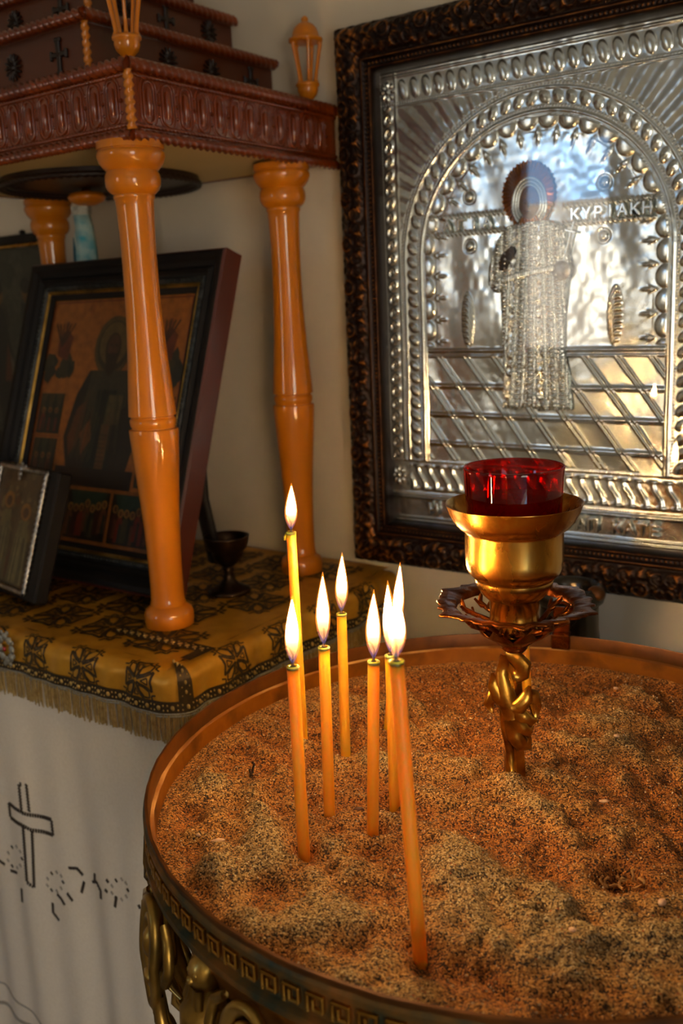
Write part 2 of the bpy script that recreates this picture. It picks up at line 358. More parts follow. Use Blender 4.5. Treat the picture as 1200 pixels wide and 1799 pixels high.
# flat print: polygons in (0..1)x(0..1) laid on a panel, each a hair above the last
class Paint:
    def __init__(s, w, h): s.w, s.h = w, h; s.mb = MB(); s.mats = []; s.k = 0
    def mi(s, c):
        m_ = paintm(*c)
        if m_ not in s.mats: s.mats.append(m_)
        return s.mats.index(m_)
    def poly(s, c, pts):
        s.k += 1; e = 0.0003 + s.k * 4e-6
        s.mb.add([(x * s.w, -e, y * s.h) for x, y in pts], [tuple(range(len(pts)))], s.mi(c))
    def rect(s, c, x0, y0, x1, y1): s.poly(c, [(x0, y0), (x1, y0), (x1, y1), (x0, y1)])
    def ell(s, c, x, y, rx, ry, n=20, j=0):
        s.poly(c, [(x + rx * math.cos(2 * PI * k / n) * (1 + random.uniform(-j, j)), y + ry * math.sin(2 * PI * k / n) * (1 + random.uniform(-j, j))) for k in range(n)])
    def blob(s, c, x, y, r, n=9): s.ell(c, x, y, r, r * random.uniform(.6, 1.6) * s.w / s.h, n, 0.3)
    def line(s, c, pts, wd):
        for (x0, y0), (x1, y1) in zip(pts, pts[1:]):
            dx, dy = (x1 - x0) * s.w, (y1 - y0) * s.h; l = math.hypot(dx, dy) or 1; nx, ny = -dy / l * wd / 2, dx / l * wd / 2
            s.poly(c, [(x0 + nx / s.w, y0 + ny / s.h), (x1 + nx / s.w, y1 + ny / s.h), (x1 - nx / s.w, y1 - ny / s.h), (x0 - nx / s.w, y0 - ny / s.h)])
    def small_figure(s, x, y, h, cols):
        r = h * 0.11 * s.h / s.w
        s.poly(random.choice(cols), [(x - r * 1.5, y), (x + r * 1.5, y), (x + r * 1.3, y + h * .6), (x + r * .6, y + h * .78), (x - r * .6, y + h * .78), (x - r * 1.3, y + h * .6)])
        s.poly(random.choice(cols), [(x - r * .2, y), (x + r * 1.2, y), (x + r * .9, y + h * .55), (x, y + h * .6)])
        s.ell((150, 110, 50), x, y + h * .88, r * 1.1, h * .13, 12); s.ell((96, 56, 34), x, y + h * .87, r * .65, h * .09, 10)
    def build(s, name, parent): return s.mb.build(name, None, parent, smooth=False, mats=s.mats)

# ================================================================== ROOM
Dw = 1.2
XL, XR, YB, ZC = -2.6, 1.8, -2.0, 2.7
def struct(name, mb, mat, parent=None, smooth=False):
    o = mb.build(name, mat, parent, smooth); o['kind'] = 'structure'; return o
struct('floor', MB().box(((XL + XR) / 2, (YB + Dw) / 2, -0.05), (XR - XL + .6, Dw - YB + .6, 0.1)), M['floor'])
struct('ceiling', MB().box(((XL + XR) / 2, (YB + Dw) / 2, ZC + 0.05), (XR - XL + .6, Dw - YB + .6, 0.1)), M['ceiling'])
struct('wall_back', MB().box(((XL + XR) / 2, Dw + 0.1, ZC / 2), (XR - XL + .4, 0.2, ZC)), M['plaster'])
struct('wall_left', MB().box((XL - 0.1, (YB + Dw) / 2, ZC / 2), (0.2, Dw - YB, ZC)), M['plaster'])
def wall_hole(name, axis, pos, a0, a1, h0, h1, z0, z1, th=0.2):
    mb = MB()
    def bx(a, b_, c, d):
        if b_ - a < 1e-4 or d - c < 1e-4: return
        if axis == 'y': mb.box(((a + b_) / 2, pos, (c + d) / 2), (b_ - a, th, d - c))
        else: mb.box((pos, (a + b_) / 2, (c + d) / 2), (th, b_ - a, d - c))
    bx(a0, h0, 0, ZC); bx(h1, a1, 0, ZC); bx(h0, h1, 0, z0); bx(h0, h1, z1, ZC)
    struct(name, mb, M['plaster'])
wall_hole('wall_front', 'y', YB - 0.1, XL, XR, -2.08, -1.60, 1.03, 2.02)
wall_hole('wall_right', 'x', XR + 0.1, YB, Dw, -1.75, -0.75, 0.0, 2.05)
wf = MB()
for (c, d) in (((-1.84, YB - .1, 1.04), (0.48, .06, .03)), ((-1.84, YB - .1, 2.01), (0.48, .06, .03)), ((-2.065, YB - .1, 1.525), (.03, .06, .95)), ((-1.615, YB - .1, 1.525), (.03, .06, .95))): wf.box(c, d)
struct('window_1', wf, M['white_cloth'])
df = MB()
for (c, d) in (((XR + .03, -1.77, 1.03), (.07, .05, 2.06)), ((XR + .03, -.73, 1.03), (.07, .05, 2.06)), ((XR + .03, -1.25, 2.08), (.07, 1.08, .05))): df.box(c, d)
struct('door_1', df, M['panel_wood'])
struct('outside_ground', MB().box((0, -8, -0.15), (24, 12, 0.1)), M['floor'])
struct('outside_wall', MB().box((5.2, -1, 2.0), (0.3, 12, 4.1)), M['plaster'])  # added unseen wall, keeps blue sky light from entering by the door
struct('outside_wall', MB().box((-3, -6.2, 1.03), (14, 0.3, 2.16)), M['plaster'])

# ================================================================== ALTAR
XS, YF, ZT = -0.745, 0.70, 0.905          # right side, front side and top of the cover
altar = empty('altar_table', (-1.3, 0.95, 0), 'long altar table draped in white cloth under a gold brocade cover', 'altar')
A0 = Vector((-1.3, 0.95, 0))
def rel(pts, o): return [tuple(Vector(p) - o) for p in pts]
tb = MB().box((-1.3 + 0.0 + .0 + .0, 0.96, 0.44), (1.02, 0.44, 0.88))
tb.v = rel(tb.v, A0); tb.build('table_body', M['panel_wood'], altar, smooth=False)
# white linen hanging: front, rounded corner, side
def cloth_xy(u, d=0.0):
    """perimeter: u=0 at the corner, negative along the front, positive along the side; d = inset"""
    r = 0.03; q = PI / 2 * r
    if u < -q / 2: return (XS - r + (u + q / 2), YF + d, 0, -1)
    if u > q / 2: return (XS - d, YF + r + (u - q / 2), 1, 0)
    a = (u + q / 2) / q * PI / 2
    nx, ny = math.sin(a), -math.cos(a)
    return (XS - r + nx * (r - d), YF + r + ny * (r - d), nx, ny)
us = np.arange(-0.98, 0.47, 0.006); zs = np.linspace(0.853, 0.06, 60)
P = np.zeros((len(zs), len(us), 3))
for j, u in enumerate(us):
    x, y, nx, ny = cloth_xy(u, 0.012)
    for i, z in enumerate(zs):
        k = (0.853 - z) / 0.8
        d = 0.006 + (0.006 * math.sin(u * 34 + 1.2 * math.sin(u * 9)) + 0.003 * math.sin(u * 83 + 2)) * min(1, k * 2.2 + .12) * (1 if u < .1 else .5)
        P[i, j] = (x + nx * d - A0.x, y + ny * d - A0.y, z)
lin = grid_obj('linen_cloth', P, M['white_cloth'], altar); tag(lin, 'white linen cloth with brown embroidered cross')
def on_cloth(x, z):
    u = x - (XS - 0.03) - PI / 4 * 0.03
    k = (0.853 - z) / 0.8
    d = 0.006 + (0.006 * math.sin(u * 34 + 1.2 * math.sin(u * 9)) + 0.003 * math.sin(u * 83 + 2)) * min(1, k * 2.2 + .12)
    return YF + 0.012 - d
def stitch_run(mb, pts, step=0.0052, ln=0.0036, wd=0.0026, cross=False):
    for a, b_ in zip(pts, pts[1:]):
        a = np.array(a); b_ = np.array(b_); L = np.linalg.norm(b_ - a); n = max(1, int(L / step)); dr = (b_ - a) / max(L, 1e-9)
        for k in range(n):
            c = a + dr * (k + .5) * L / n; ang = math.atan2(dr[1], dr[0]) + (PI / 2.6 if cross else 0)
            R = Matrix.Rotation(-ang, 3, 'Y')
            mb.box((c[0] - A0.x, on_cloth(c[0], c[1]) - 0.0006 - A0.y, c[1]), (ln, 0.0012, wd), R)
def wp(px, py): p = at(px, py, Y=0.705); return (p[0], p[2])
mb = MB()
for seg in (((38, 1376), (43, 1376)), ((38, 1376), (44, 1425)), ((49, 1376), (55, 1425)), ((17, 1411), (44, 1424)), ((17, 1411), (20, 1436)), ((20, 1436), (46, 1447)),
            ((55, 1430), (90, 1441)), ((90, 1441), (93, 1468)), ((93, 1468), (60, 1457)), ((47, 1449), (56, 1545)), ((60, 1458), (67, 1555)), ((56, 1545), (67, 1555)), ((46, 1447), (60, 1457)), ((44, 1425), (55, 1430))):
    stitch_run(mb, [wp(*seg[0]), wp(*seg[1])], step=0.0042, ln=0.0052, wd=0.0028, cross=True)
tag(mb.build('embroidered_cross', M['stitch'], lin, smooth=False), kind='stuff')
mb = MB(); mp_ = MB()
for (cx, cy, r) in ((97, 1550, 14), (213, 1562, 15), (30, 1505, 16), (-30, 1500, 15)):
    for k in range(9):
        a = 2 * PI * k / 9; x, y = cx + r * math.cos(a), cy + r * 1.2 * math.sin(a)
        stitch_run(mp_ if k % 3 else mb, [wp(x - 2, y - 3), wp(x + 2, y + 3)], step=.01, ln=0.005)
for seg in (((119, 1526), (130, 1529), (138, 1542)), ((100, 1572), (108, 1580), (114, 1590)), ((140, 1555), (137, 1572)), ((155, 1555), (165, 1553), (176, 1566), (176, 1580)), ((161, 1540), (160, 1553)),
            ((118, 1570), (126, 1584)), ((92, 1588), (93, 1604), (103, 1618)), ((206, 1575), (204, 1592)), ((43, 1560), (43, 1582)), ((20, 1530), (31, 1533)), ((0, 1510), (10, 1518)), ((249, 1588), (251, 1592)), ((189, 1545), (192, 1549)), ((187, 1563), (190, 1566))):
    stitch_run(mb, [wp(*q) for q in seg], step=0.0034, ln=0.005, wd=0.0038)
tag(mb.build('embroidered_flowers', M['stitch'], lin, smooth=False), kind='stuff'); tag(mp_.build('pale_stitches', M['pale_stitch'], lin, smooth=False), kind='stuff')
mb = MB()
stitch_run(mb, [wp(-30, 1722), wp(0, 1735), wp(45, 1768), wp(100, 1810)], step=0.004, ln=0.0035, wd=0.0018)
stitch_run(mb, [wp(-30, 1760), wp(0, 1768), wp(30, 1788), wp(60, 1805)], step=0.004, ln=0.005, wd=0.004, cross=True)
tag(mb.build('drawn_thread_hem', M['pale_stitch'], lin, smooth=False), kind='stuff')

# gold brocade cover
def cover_pt(u, v, off=0.0):
    """v: arc length from 0.03 inside the edge on top, over the rounded edge, down the drop"""
    rr = 0.016; top = 0.03 - rr; q = rr * PI / 2
    if v < top: ins, z, nh, nz = 0.03 - v, ZT, 0.0, 1.0
    elif v < top + q:
        a = (v - top) / rr; ins, z, nh, nz = rr - rr * math.sin(a), ZT - rr + rr * math.cos(a), math.sin(a), math.cos(a)
    else: ins, z, nh, nz = 0.0, ZT - rr - (v - top - q), 1.0, 0.0
    bul = 0.0022 * math.sin(u * 61 + 3 * math.sin(u * 17)) + 0.0012 * math.sin(u * 140 + v * 60)
    x, y, nx, ny = cloth_xy(u, min(ins, 0.0299))
    o_ = off + bul * (nh + .35 * nz)
    return (x + nx * nh * o_, y + ny * nh * o_, z + nz * o_ * 1.0)
VB = 0.0141 + 0.016 * PI / 2 + 0.032         # bottom of the drop, z about 0.857
us = np.arange(-0.98, 0.47, 0.005); vs = np.linspace(0, VB, 22)
P = np.array([[np.array(cover_pt(u, v)) - np.array(A0) for u in us] for v in vs])
cov = grid_obj('brocade_cover', P, M['gold_satin'], altar); tag(cov, 'gold brocade cover woven with dark crosses')
mb = MB(); nxg, nyg = 60, 30
X0, X1, Y0, Y1 = -1.75, XS - 0.0295, YF + 0.0295, 1.192
vsx = [(X0 + (X1 - X0) * i / nxg, Y0 + (Y1 - Y0) * j / nyg) for j in range(nyg + 1) for i in range(nxg + 1)]
mb.add([(x - A0.x, y - A0.y, ZT + (0.0 if (i_ % (nxg + 1) in (0, nxg) or i_ // (nxg + 1) in (0, nyg)) else 0.0008 * math.sin(x * 50 + y * 31) * math.sin(y * 44))) for i_, (x, y) in enumerate(vsx)],
       [(j * (nxg + 1) + i, j * (nxg + 1) + i + 1, (j + 1) * (nxg + 1) + i + 1, (j + 1) * (nxg + 1) + i) for j in range(nyg) for i in range(nxg)])
mb.build('cover_top', M['gold_satin'], altar)
def motif(fn, cx, cy, S, mb, mb2=None):
    """cross with flared outlined arms and petals between, drawn as woven ribbons through map fn(u, v)"""
    def rib(pts, wd):
        for (a, b_), (c, d) in zip(pts, pts[1:]):
            L = math.hypot(c - a, d - b_); n = max(1, int(L * S / 0.006)); nx, ny = -(d - b_) / L * wd / 2, (c - a) / L * wd / 2
            vs_ = []
            for k in range(n + 1):
                x, y = a + (c - a) * k / n, b_ + (d - b_) * k / n
                vs_ += [fn(cx + (x + nx) * S, cy + (y + ny) * S), fn(cx + (x - nx) * S, cy + (y - ny) * S)]
            mb.add(vs_, [(2 * k, 2 * k + 1, 2 * k + 3, 2 * k + 2) for k in range(n)])
    for k in range(4):
        c, s = math.cos(k * PI / 2), math.sin(k * PI / 2)
        T = lambda x, y: (x * c - y * s, x * s + y * c)
        rib([T(.04, .03), T(.26, .10), T(.42, .22), T(.38, .0), T(.42, -.22), T(.26, -.10), T(.04, -.03)], .055)
        rib([T(.16, .0), T(.32, .07), T(.31, -.07), T(.16, 0)], .03)
        c, s = math.cos(k * PI / 2 + PI / 4), math.sin(k * PI / 2 + PI / 4)
        T = lambda x, y: (x * c - y * s, x * s + y * c)
        rib([T(.12, 0), T(.24, .07), T(.40, .09), T(.50, 0), T(.40, -.09), T(.24, -.07), T(.12, 0)], .04)
        rib([T(.56, .16), T(.50, .07), T(.60, 0), T(.50, -.07), T(.56, -.16)], .04)
mb = MB()
fn = lambda u, v: tuple(np.array(cover_pt(u, v, 0.0006)) - np.array(A0))
u0 = -0.052
for k in range(9): motif(fn, u0 - k * 0.093, 0.0365, 0.054, mb)
for k in range(1, 5): motif(fn, 0.05 + (k - .5) * 0.093, 0.0365, 0.054, mb)
fn = lambda x, y: (x - A0.x, y - A0.y, ZT + 0.0016)
for i in range(10):
    for j in range(5): motif(fn, -0.84 - i * 0.098 - (j % 2) * 0.049, 0.785 + j * 0.085, 0.088, mb)
mb.build('woven_motifs', M['brown_thread'], cov, smooth=False)
# dark figured trim along the lower edge and over the corner
mb = MB(); g = MB()
def trim_strip(mb, path, wd, off=0.0012):
    vs_ = []
    for (u, v, du, dv) in path:
        a = np.array(cover_pt(u - dv * wd / 2, v + du * wd / 2, off)) - np.array(A0); b_ = np.array(cover_pt(u + dv * wd / 2, v - du * wd / 2, off)) - np.array(A0)
        vs_ += [a, b_]
    mb.add(vs_, [(2 * k, 2 * k + 1, 2 * k + 3, 2 * k + 2) for k in range(len(path) - 1)])
trim_strip(mb, [(u, VB - 0.007, 1, 0) for u in np.arange(-0.975, 0.465, 0.005)], 0.0145)
trim_strip(mb, [(0.012, v, 0, 1) for v in np.linspace(0.0, VB - 0.014, 14)], 0.016, 0.003)
mb.add([(x - A0.x, y - A0.y, ZT + .0022) for x, y in ((-.925, .770), (-.778, .770), (-.778, .790), (-.925, .790))], [(0, 1, 2, 3)])
mb.add([(x - A0.x, y - A0.y, ZT + .0022) for x, y in ((-.778, .745), (-.762, .745), (-.762, .790), (-.778, .790))], [(0, 1, 2, 3)])
mb.build('trim_band', M['dark_trim'], cov)
fn = lambda u, v: tuple(np.array(cover_pt(u, v, 0.002)) - np.array(A0))
for u in np.arange(-0.96, 0.45, 0.0165):
    for (du, dv, r) in ((0, 0, .0030), (.0058, .003, .0012), (-.0058, .003, .0012), (.0058, -.003, .0012), (-.0058, -.003, .0012)):
        g.ball(fn(u + du, VB - 0.007 + dv), r, 7, sc=(1, .5, 1))
for v in np.arange(0.004, VB - 0.016, 0.0105):
    for (du, dv, r) in ((0, 0, .0026), (.004, .004, .0011), (-.004, .004, .0011)): g.ball(tuple(np.array(cover_pt(.012 + du, v + dv, .0036)) - np.array(A0)), r, 7, sc=(.6, .6, 1))
for x in np.arange(-.920, -.775, .012):
    for (du, dv, r) in ((0, 0, .0034), (.005, .005, .0016), (.005, -.005, .0016)): g.ball((x + du - A0.x, .780 + dv - A0.y, ZT + .0022), r, 7, sc=(1, 1, .35))
tag(g.build('trim_beads', M['gold_thread'], cov), kind='stuff')
# grey floral applique with a red jewel
pj = at(14, 1138, Y=0.700); mbj = MB()
for k in range(8):
    a = 2 * PI * k / 8; mbj.ball((pj[0] + .012 * math.cos(a) - A0.x, 0.6965 - A0.y, pj[2] + .016 * math.sin(a)), 0.0062, 8, sc=(1, .3, 1))
    for r_ in (.019, ): mbj.ball((pj[0] + r_ * math.cos(a + .4) * .8 - A0.x, 0.697 - A0.y, pj[2] + r_ * 1.2 * math.sin(a + .4)), 0.0035, 6, sc=(1, .3, 1))
ap = mbj.build('floral_applique', M['silver_braid'], cov)
MB().ball((pj[0] - A0.x, 0.6945 - A0.y, pj[2]), 0.0035, 10, sc=(1, .6, 1)).build('jewel', M['red_jewel'], ap)
# braid and fringe
mb = MB()
for side in (0.0,):
    pts = [np.array(cover_pt(u, VB + 0.001, 0.001)) - np.array(A0) for u in np.arange(-0.98, 0.465, 0.004)]
    mb.tube(pts, (0.0012), n=6); mb.tube([p + np.array([0, 0, -.003]) for p in pts], (0.0012), n=6)
mb.build('silver_braid', M['silver_braid'], cov)
mb = MB()
for u in np.arange(-0.97, 0.46, 0.0021):
    a = np.array(cover_pt(u, VB + 0.002, random.uniform(-.001, .002))) - np.array(A0)
    L = random.uniform(0.030, 0.035); j = random.uniform(-.0012, .0012)
    b_ = a + np.array([j, j, -L]); w_ = 0.0011
    mid = (a + b_) / 2 + np.array([random.uniform(-.0006, .0006), random.uniform(-.0008, .0004), 0])
    vs_ = []
    for p in (a, mid, b_):
        for t in (0, 1, 2): vs_.append(p + np.array([w_ * math.cos(t * 2.09), w_ * math.sin(t * 2.09), 0]))
    mb.add(vs_, [(r * 3 + t, r * 3 + (t + 1) % 3, r * 3 + 3 + (t + 1) % 3, r * 3 + 3 + t) for r in range(2) for t in range(3)])
fg = mb.build('gold_fringe', M['fringe'], cov); fg['kind'] = 'stuff'

# ================================================================== WOODEN CANOPY
CX0, CX1, CY0, CY1, CB, CT = -1.425, -0.845, 0.803, 1.195, 1.497, 1.568
canopy = empty('wooden_canopy', (-1.13, 1.0, 0.905), 'tall carved wooden canopy on turned columns standing over the altar', 'canopy')
K0 = Vector((-1.13, 1.0, 0.905))
def K(p): return (p[0] - K0.x, p[1] - K0.y, p[2] - K0.z)
def colprof():
    A = [(42, 1112), (43, 1106), (43.5, 1098), (43, 1088), (40, 1080), (33, 1075), (30.5, 1073), (31, 1069), (29.5, 1064), (29, 1045), (29.5, 1000), (30.5, 960), (32, 920), (34.5, 880), (37.5, 840), (40.5, 800),
         (42.5, 770), (43.6, 750), (43.2, 748), (38.5, 746.5), (38.5, 744), (40.5, 741), (41, 735), (40.5, 730), (38, 728), (38, 726), (42.3, 724), (42.3, 722), (41, 700), (38.5, 665), (36, 630), (34, 595), (32.2, 555),
         (31.2, 515), (30.8, 470), (31, 430), (32, 395), (33.3, 372), (34, 360), (36, 358), (36.5, 354), (36, 351.5), (38, 350), (44, 345), (48, 338), (49.2, 330), (48.5, 321), (46, 316), (45, 313.5), (50, 309), (56, 302),
         (60, 293), (60.5, 288), (59.5, 284), (57, 282.5), (57, 281), (60, 280), (60, 268)]
    out = []
    for hw, y in A:
        t = (1112 - y) / (1112 - 268); z = 0.906 + (1.492 - 0.906) * t
        out.append((hw * (0.000727 * (1 - t) + 0.000657 * t), z))
    return out
cp = MB().lathe([(r, z - 0.9035) for r, z in colprof()], n=40)
col0 = cp.build('column', M['yellow_wood'], canopy); smooth_angle(col0, 50); col0.location = K((-0.8775, 0.828, 0.905))
for (x, y) in ((-0.8775, 1.108), (-1.385, 0.828), (-1.385, 1.108)): copy_obj(col0, canopy, K((x, y, 0.905)))
# valance
mb = MB()
mb.box(K(((CX0 + CX1) / 2, CY0 + .006, (CB + CT) / 2)), (CX1 - CX0, .012, CT - CB)); mb.box(K(((CX0 + CX1) / 2, CY1 - .006, (CB + CT) / 2)), (CX1 - CX0, .012, CT - CB))
mb.box(K((CX1 - .006, (CY0 + CY1) / 2, (CB + CT) / 2)), (.012, CY1 - CY0 - .025, CT - CB)); mb.box(K((CX0 + .006, (CY0 + CY1) / 2, (CB + CT) / 2)), (.012, CY1 - CY0 - .025, CT - CB))
val = mb.build('valance', M['red_wood'], canopy, smooth=False)
def stadium(hw, hh, n=8):
    return [(hw * math.cos(a), hh * 1 + hw * math.sin(a)) for a in np.linspace(0, PI, n)] + [(hw * math.cos(a), -hh + hw * math.sin(a)) for a in np.linspace(PI, 2 * PI, n)]
fl = MB()
fl.tube([(x, -.0005, z) for x, z in stadium(.0078, .0145)], .0016, n=6, closed=True)
fl.tube([(x, -.0003, z) for x, z in stadium(.0122, .0150)], .0010, n=6, closed=True)
fl.tube([(0, 0.0, -.0155), (0, -.0004, -.013), (0, -.0008, 0), (0, -.0004, .013), (0, 0.0, .0155)], [.0012, .0042, .0046, .0042, .0012], n=10)
fl.box((.0148, -.001, 0), (.0042, .003, .0042), bev=.0008); fl.box((.0148, -.0005, .013), (.003, .002, .003), Matrix.Rotation(PI / 4, 3, 'Y')); fl.box((.0148, -.0005, -.013), (.003, .002, .003), Matrix.Rotation(PI / 4, 3, 'Y'))
SPF = .0296; f0 = None
ks = int((CX1 - CX0 - .05) / SPF); zc_ = 1.5335
for k in range(ks):
    p = K((CX1 - .0285 - k * SPF, CY0, zc_))
    if f0 is None: f0 = fl.build('flute', M['red_wood'], val); f0.location = p
    else: copy_obj(f0, val, p)
for k in range(12): copy_obj(f0, val, K((CX1, CY0 + .0285 + k * SPF, zc_)), rot=(0, 0, PI / 2))
def rope(a, b_, r, pitch, name, parent, mat=None, step=None, n=10):
    a, b_ = Vector(a), Vector(b_); L = (b_ - a).length; st = step or pitch / 5; k = int(L / st)
    mb = MB().tube([a + (b_ - a) * i / k for i in range(k + 1)], r, n=n, lobes=(2 * PI * st / pitch / 2, .3))
    return mb.build(name, mat or M['red_wood'], parent)
for z, r in ((CT + .002, .0068), (CB - .001, .0058)):
    rope(K((CX0, CY0 - .002, z)), K((CX1 + .002, CY0 - .002, z)), r, .011, 'rope_moulding', canopy); rope(K((CX1 + .002, CY0 - .002, z)), K((CX1 + .002, CY1, z)), r, .011, 'rope_moulding', canopy)
rope(K((CX0, CY0 - .001, CB + .010)), K((CX1, CY0 - .001, CB + .010)), .0022, .006, 'bead_moulding', canopy); rope(K((CX1 + .001, CY0, CB + .010)), K((CX1 + .001, CY1, CB + .010)), .0022, .006, 'bead_moulding', canopy)
rope(K((CX0, CY0 - .001, CT - .008)), K((CX1, CY0 - .001, CT - .008)), .0022, .006, 'bead_moulding', canopy); rope(K((CX1 + .001, CY0, CT - .008)), K((CX1 + .001, CY1, CT - .008)), .0022, .006, 'bead_moulding', canopy)
rope(K((CX1 + .0005, CY0 - .0005, CB + .004)), K((CX1 + .0005, CY0 - .0005, CT - .004)), .0050, .009, 'corner_rope', canopy, M['yellow_wood'])
MB().box(K(((CX0 + CX1) / 2, (CY0 + CY1) / 2, CB + .004)), (CX1 - CX0 - .026, CY1 - CY0 - .026, .006)).build('ceiling_board', M['ply'], canopy, smooth=False)
MB().box(K(((CX0 + CX1) / 2, (CY0 + CY1) / 2 - .0, CT + .004)), (CX1 - CX0 + .012, CY1 - CY0 - .004, .012), bev=.003).build('cornice_board', M['red_wood'], canopy, smooth=False)
# domed drum under the ceiling, with a turned pendant
dr = empty('ceiling_drum', (0, 0, 0), None, None); dr.parent = canopy
dc = K((-1.165, 1.035, 0))
mb = MB().lathe([(.146, CB + .001 - K0.z), (.146, CB - .008 - K0.z), (.138, CB - .008 - K0.z), (.136, CB - .004 - K0.z), (.02, CB - .002 - K0.z)], n=64, c=(dc[0], dc[1], 0))
dm = mb.build('drum_ring', M['dark_wood'], dr); smooth_angle(dm)
mb = MB().tube([(dc[0] + .145 * math.cos(a), dc[1] + .145 * math.sin(a), CB - .009 - K0.z) for a in np.linspace(0, 2 * PI, 320, endpoint=False)], .0045, n=8, closed=True, lobes=(2 * PI / 8, .2))
mb.build('drum_rope', M['dark_wood'], dr)
pend = MB().lathe([(.004, 1.494 - K0.z), (.012, 1.490 - K0.z), (.026, 1.487 - K0.z), (.030, 1.481 - K0.z), (.026, 1.475 - K0.z), (.014, 1.469 - K0.z), (.006, 1.468 - K0.z)], n=24, c=(dc[0] - .07, dc[1] + .03, 0))
pend.build('turned_pendant', M['yellow_wood'], dr)
# tiers of the roof
def tier(x1, y0, z0, z1, rp=True):
    c = K(((CX0 + x1) / 2, (y0 + CY1) / 2, (z0 + z1) / 2))
    t = MB().box(c, (x1 - CX0, CY1 - y0, z1 - z0)).build('roof_tier', M['panel_wood'], canopy, smooth=False)
    MB().box(K(((CX0 + x1) / 2 + .003, (y0 + CY1) / 2 - .003, z1 + .003)), (x1 - CX0 + .012, CY1 - y0 + .006, .009), bev=.003).build('tier_cornice', M['red_wood'], t, smooth=False)
    rope(K((CX0, y0 - .008, z1 + .005)), K((x1 + .008, y0 - .008, z1 + .005)), .0062, .011, 'rope_moulding', t); rope(K((x1 + .008, y0 - .008, z1 + .005)), K((x1 + .008, CY1, z1 + .005)), .0062, .011, 'rope_moulding', t)
    rope(K((x1 + .001, y0 - .001, z0)), K((x1 + .001, y0 - .001, z1)),   .0044, .009, 'corner_rope', t, M['yellow_wood'])
    return t
T1 = tier(-.955, .845, CT + .010, 1.643); T2 = tier(-1.028, .918, 1.652, 1.716); T3 = tier(-1.10, .99, 1.724, 1.79)
crm = MB()
for (c, d) in (((0, 0, 0), (.007, .005, .036)), ((0, 0, .002), (.026, .005, .006))): crm.box(c, d, bev=.001)
for (x, z) in ((0, .019), (0, -.019)): crm.box((x, 0, z), (.011, .005, .005), bev=.001)
for x in (-.014, .014): crm.box((x, 0, .002), (.004, .005, .011), bev=.001)
rsm = MB()
for k in range(14):
    a = 2 * PI * k / 14; R = Matrix.Rotation(-a, 3, 'Y')
    rsm.tube([R @ Vector((.004, 0, 0)), R @ Vector((.010, -.0015, 0)), R @ Vector((.0165, 0, 0))], [.0008, .0022, .0014], n=6)
rsm.ball((0, 0, 0), .0038, 10, sc=(1, .7, 1))
cr0 = rs0 = None
def deco(kind, t, px, py, X=None, Y=None, z=None):
    global cr0, rs0
    p = at(px, py, X=X, Y=Y)
    rot = (0, 0, PI / 2) if X is not None else (0, 0, 0)
    if kind == 'c':
        if cr0 is None: cr0 = o = crm.build('inlaid_cross', M['dark_wood'], t, smooth=False)
        else: o = copy_obj(cr0, t)
    else:
        if rs0 is None: rs0 = o = rsm.build('carved_rosette', M['dark_wood'], t)
        else: o = copy_obj(rs0, t)
    o.location = K(tuple(p)); o.rotation_euler = rot
deco('r', T1, 24, 120, Y=.844); deco('c', T1, 104, 100, Y=.844); deco('r', T1, 296, 108, X=-.954); deco('r', T1, 372, 127, X=-.954); deco('c', T1, 441, 146, X=-.954)
deco('r', T2, 27, 42, Y=.917); deco('c', T2, 107, 20, Y=.917); deco('r', T2, 220, 22, X=-1.027); deco('c', T2, 292, 38, X=-1.027); deco('r', T2, 367, 58, X=-1.027)
# lantern finials on the roof corners
def lantern(x, y):
    z0 = 1.5785
    L = bpy.data.objects.new('lantern_finial', None); COL.objects.link(L); L.parent = canopy; L.location = K((x, y, z0)); L.empty_display_size = .01
    a_ = MB().lathe([(.011, -.003), (.012, 0), (.006, .003), (.0075, .005), (.0125, .010), (.0148, .016), (.0145, .020), (.0165, .0215), (.0168, .0245), (.0150, .026)], n=28).build('finial_cup', M['yellow_wood'], L)
    b__ = MB()
    for k in range(5):
        a = 2 * PI * k / 5 + .5
        P_ = [(r * math.cos(a), r * math.sin(a), z) for r, z in ((.0125, .024), (.0115, .030), (.0135, .042), (.0165, .058), (.0195, .074), (.0185, .080))]
        MB().tube(P_, [.0042, .0030, .0026, .0027, .0032, .0044], n=8, flat=.8).build('strut', M['yellow_wood'], L)
    MB().lathe([(.0185, .078), (.0235, .079), (.0240, .083), (.0195, .085), (.0190, .089), (.0165, .096), (.0120, .101), (.0070, .104), (.0045, .105), (.0052, .107), (.0048, .110), (.002, .1125)], n=28).build('finial_cap', M['yellow_wood'], L)
lantern(-.862, .822); lantern(-.862, 1.158)
# cloth strip hung from the pendant
p0 = np.array([-1.246, 1.064, 1.468])
rb = empty('hanging_cloth', tuple(p0), 'pale turquoise and white cloth strip hanging under the wooden canopy', 'cloth')
def strip(pts, wd, th=.0012):
    vs_ = []; n_ = len(pts)
    for k, (p, w_) in enumerate(zip(pts, wd)):
        for (s1, s2) in ((-1, -1), (0, -1.6), (1, -1), (1, 1), (0, 1.6), (-1, 1)): vs_.append((p[0] + s1 * w_ * .82, p[1] + s1 * w_ * .57 + s2 * th, p[2]))
    return MB().add(vs_, [(k * 6 + j, k * 6 + (j + 1) % 6, k * 6 + 6 + (j + 1) % 6, k * 6 + 6 + j) for k in range(n_ - 1) for j in range(6)] + [tuple(range(5, -1, -1)), tuple((n_ - 1) * 6 + j for j in range(6))])
strip([(-.004, 0, .0005), (-.004, 0, -.012)], [.013, .0125], .004).build('collar', M['silver_braid'], rb, smooth=False)
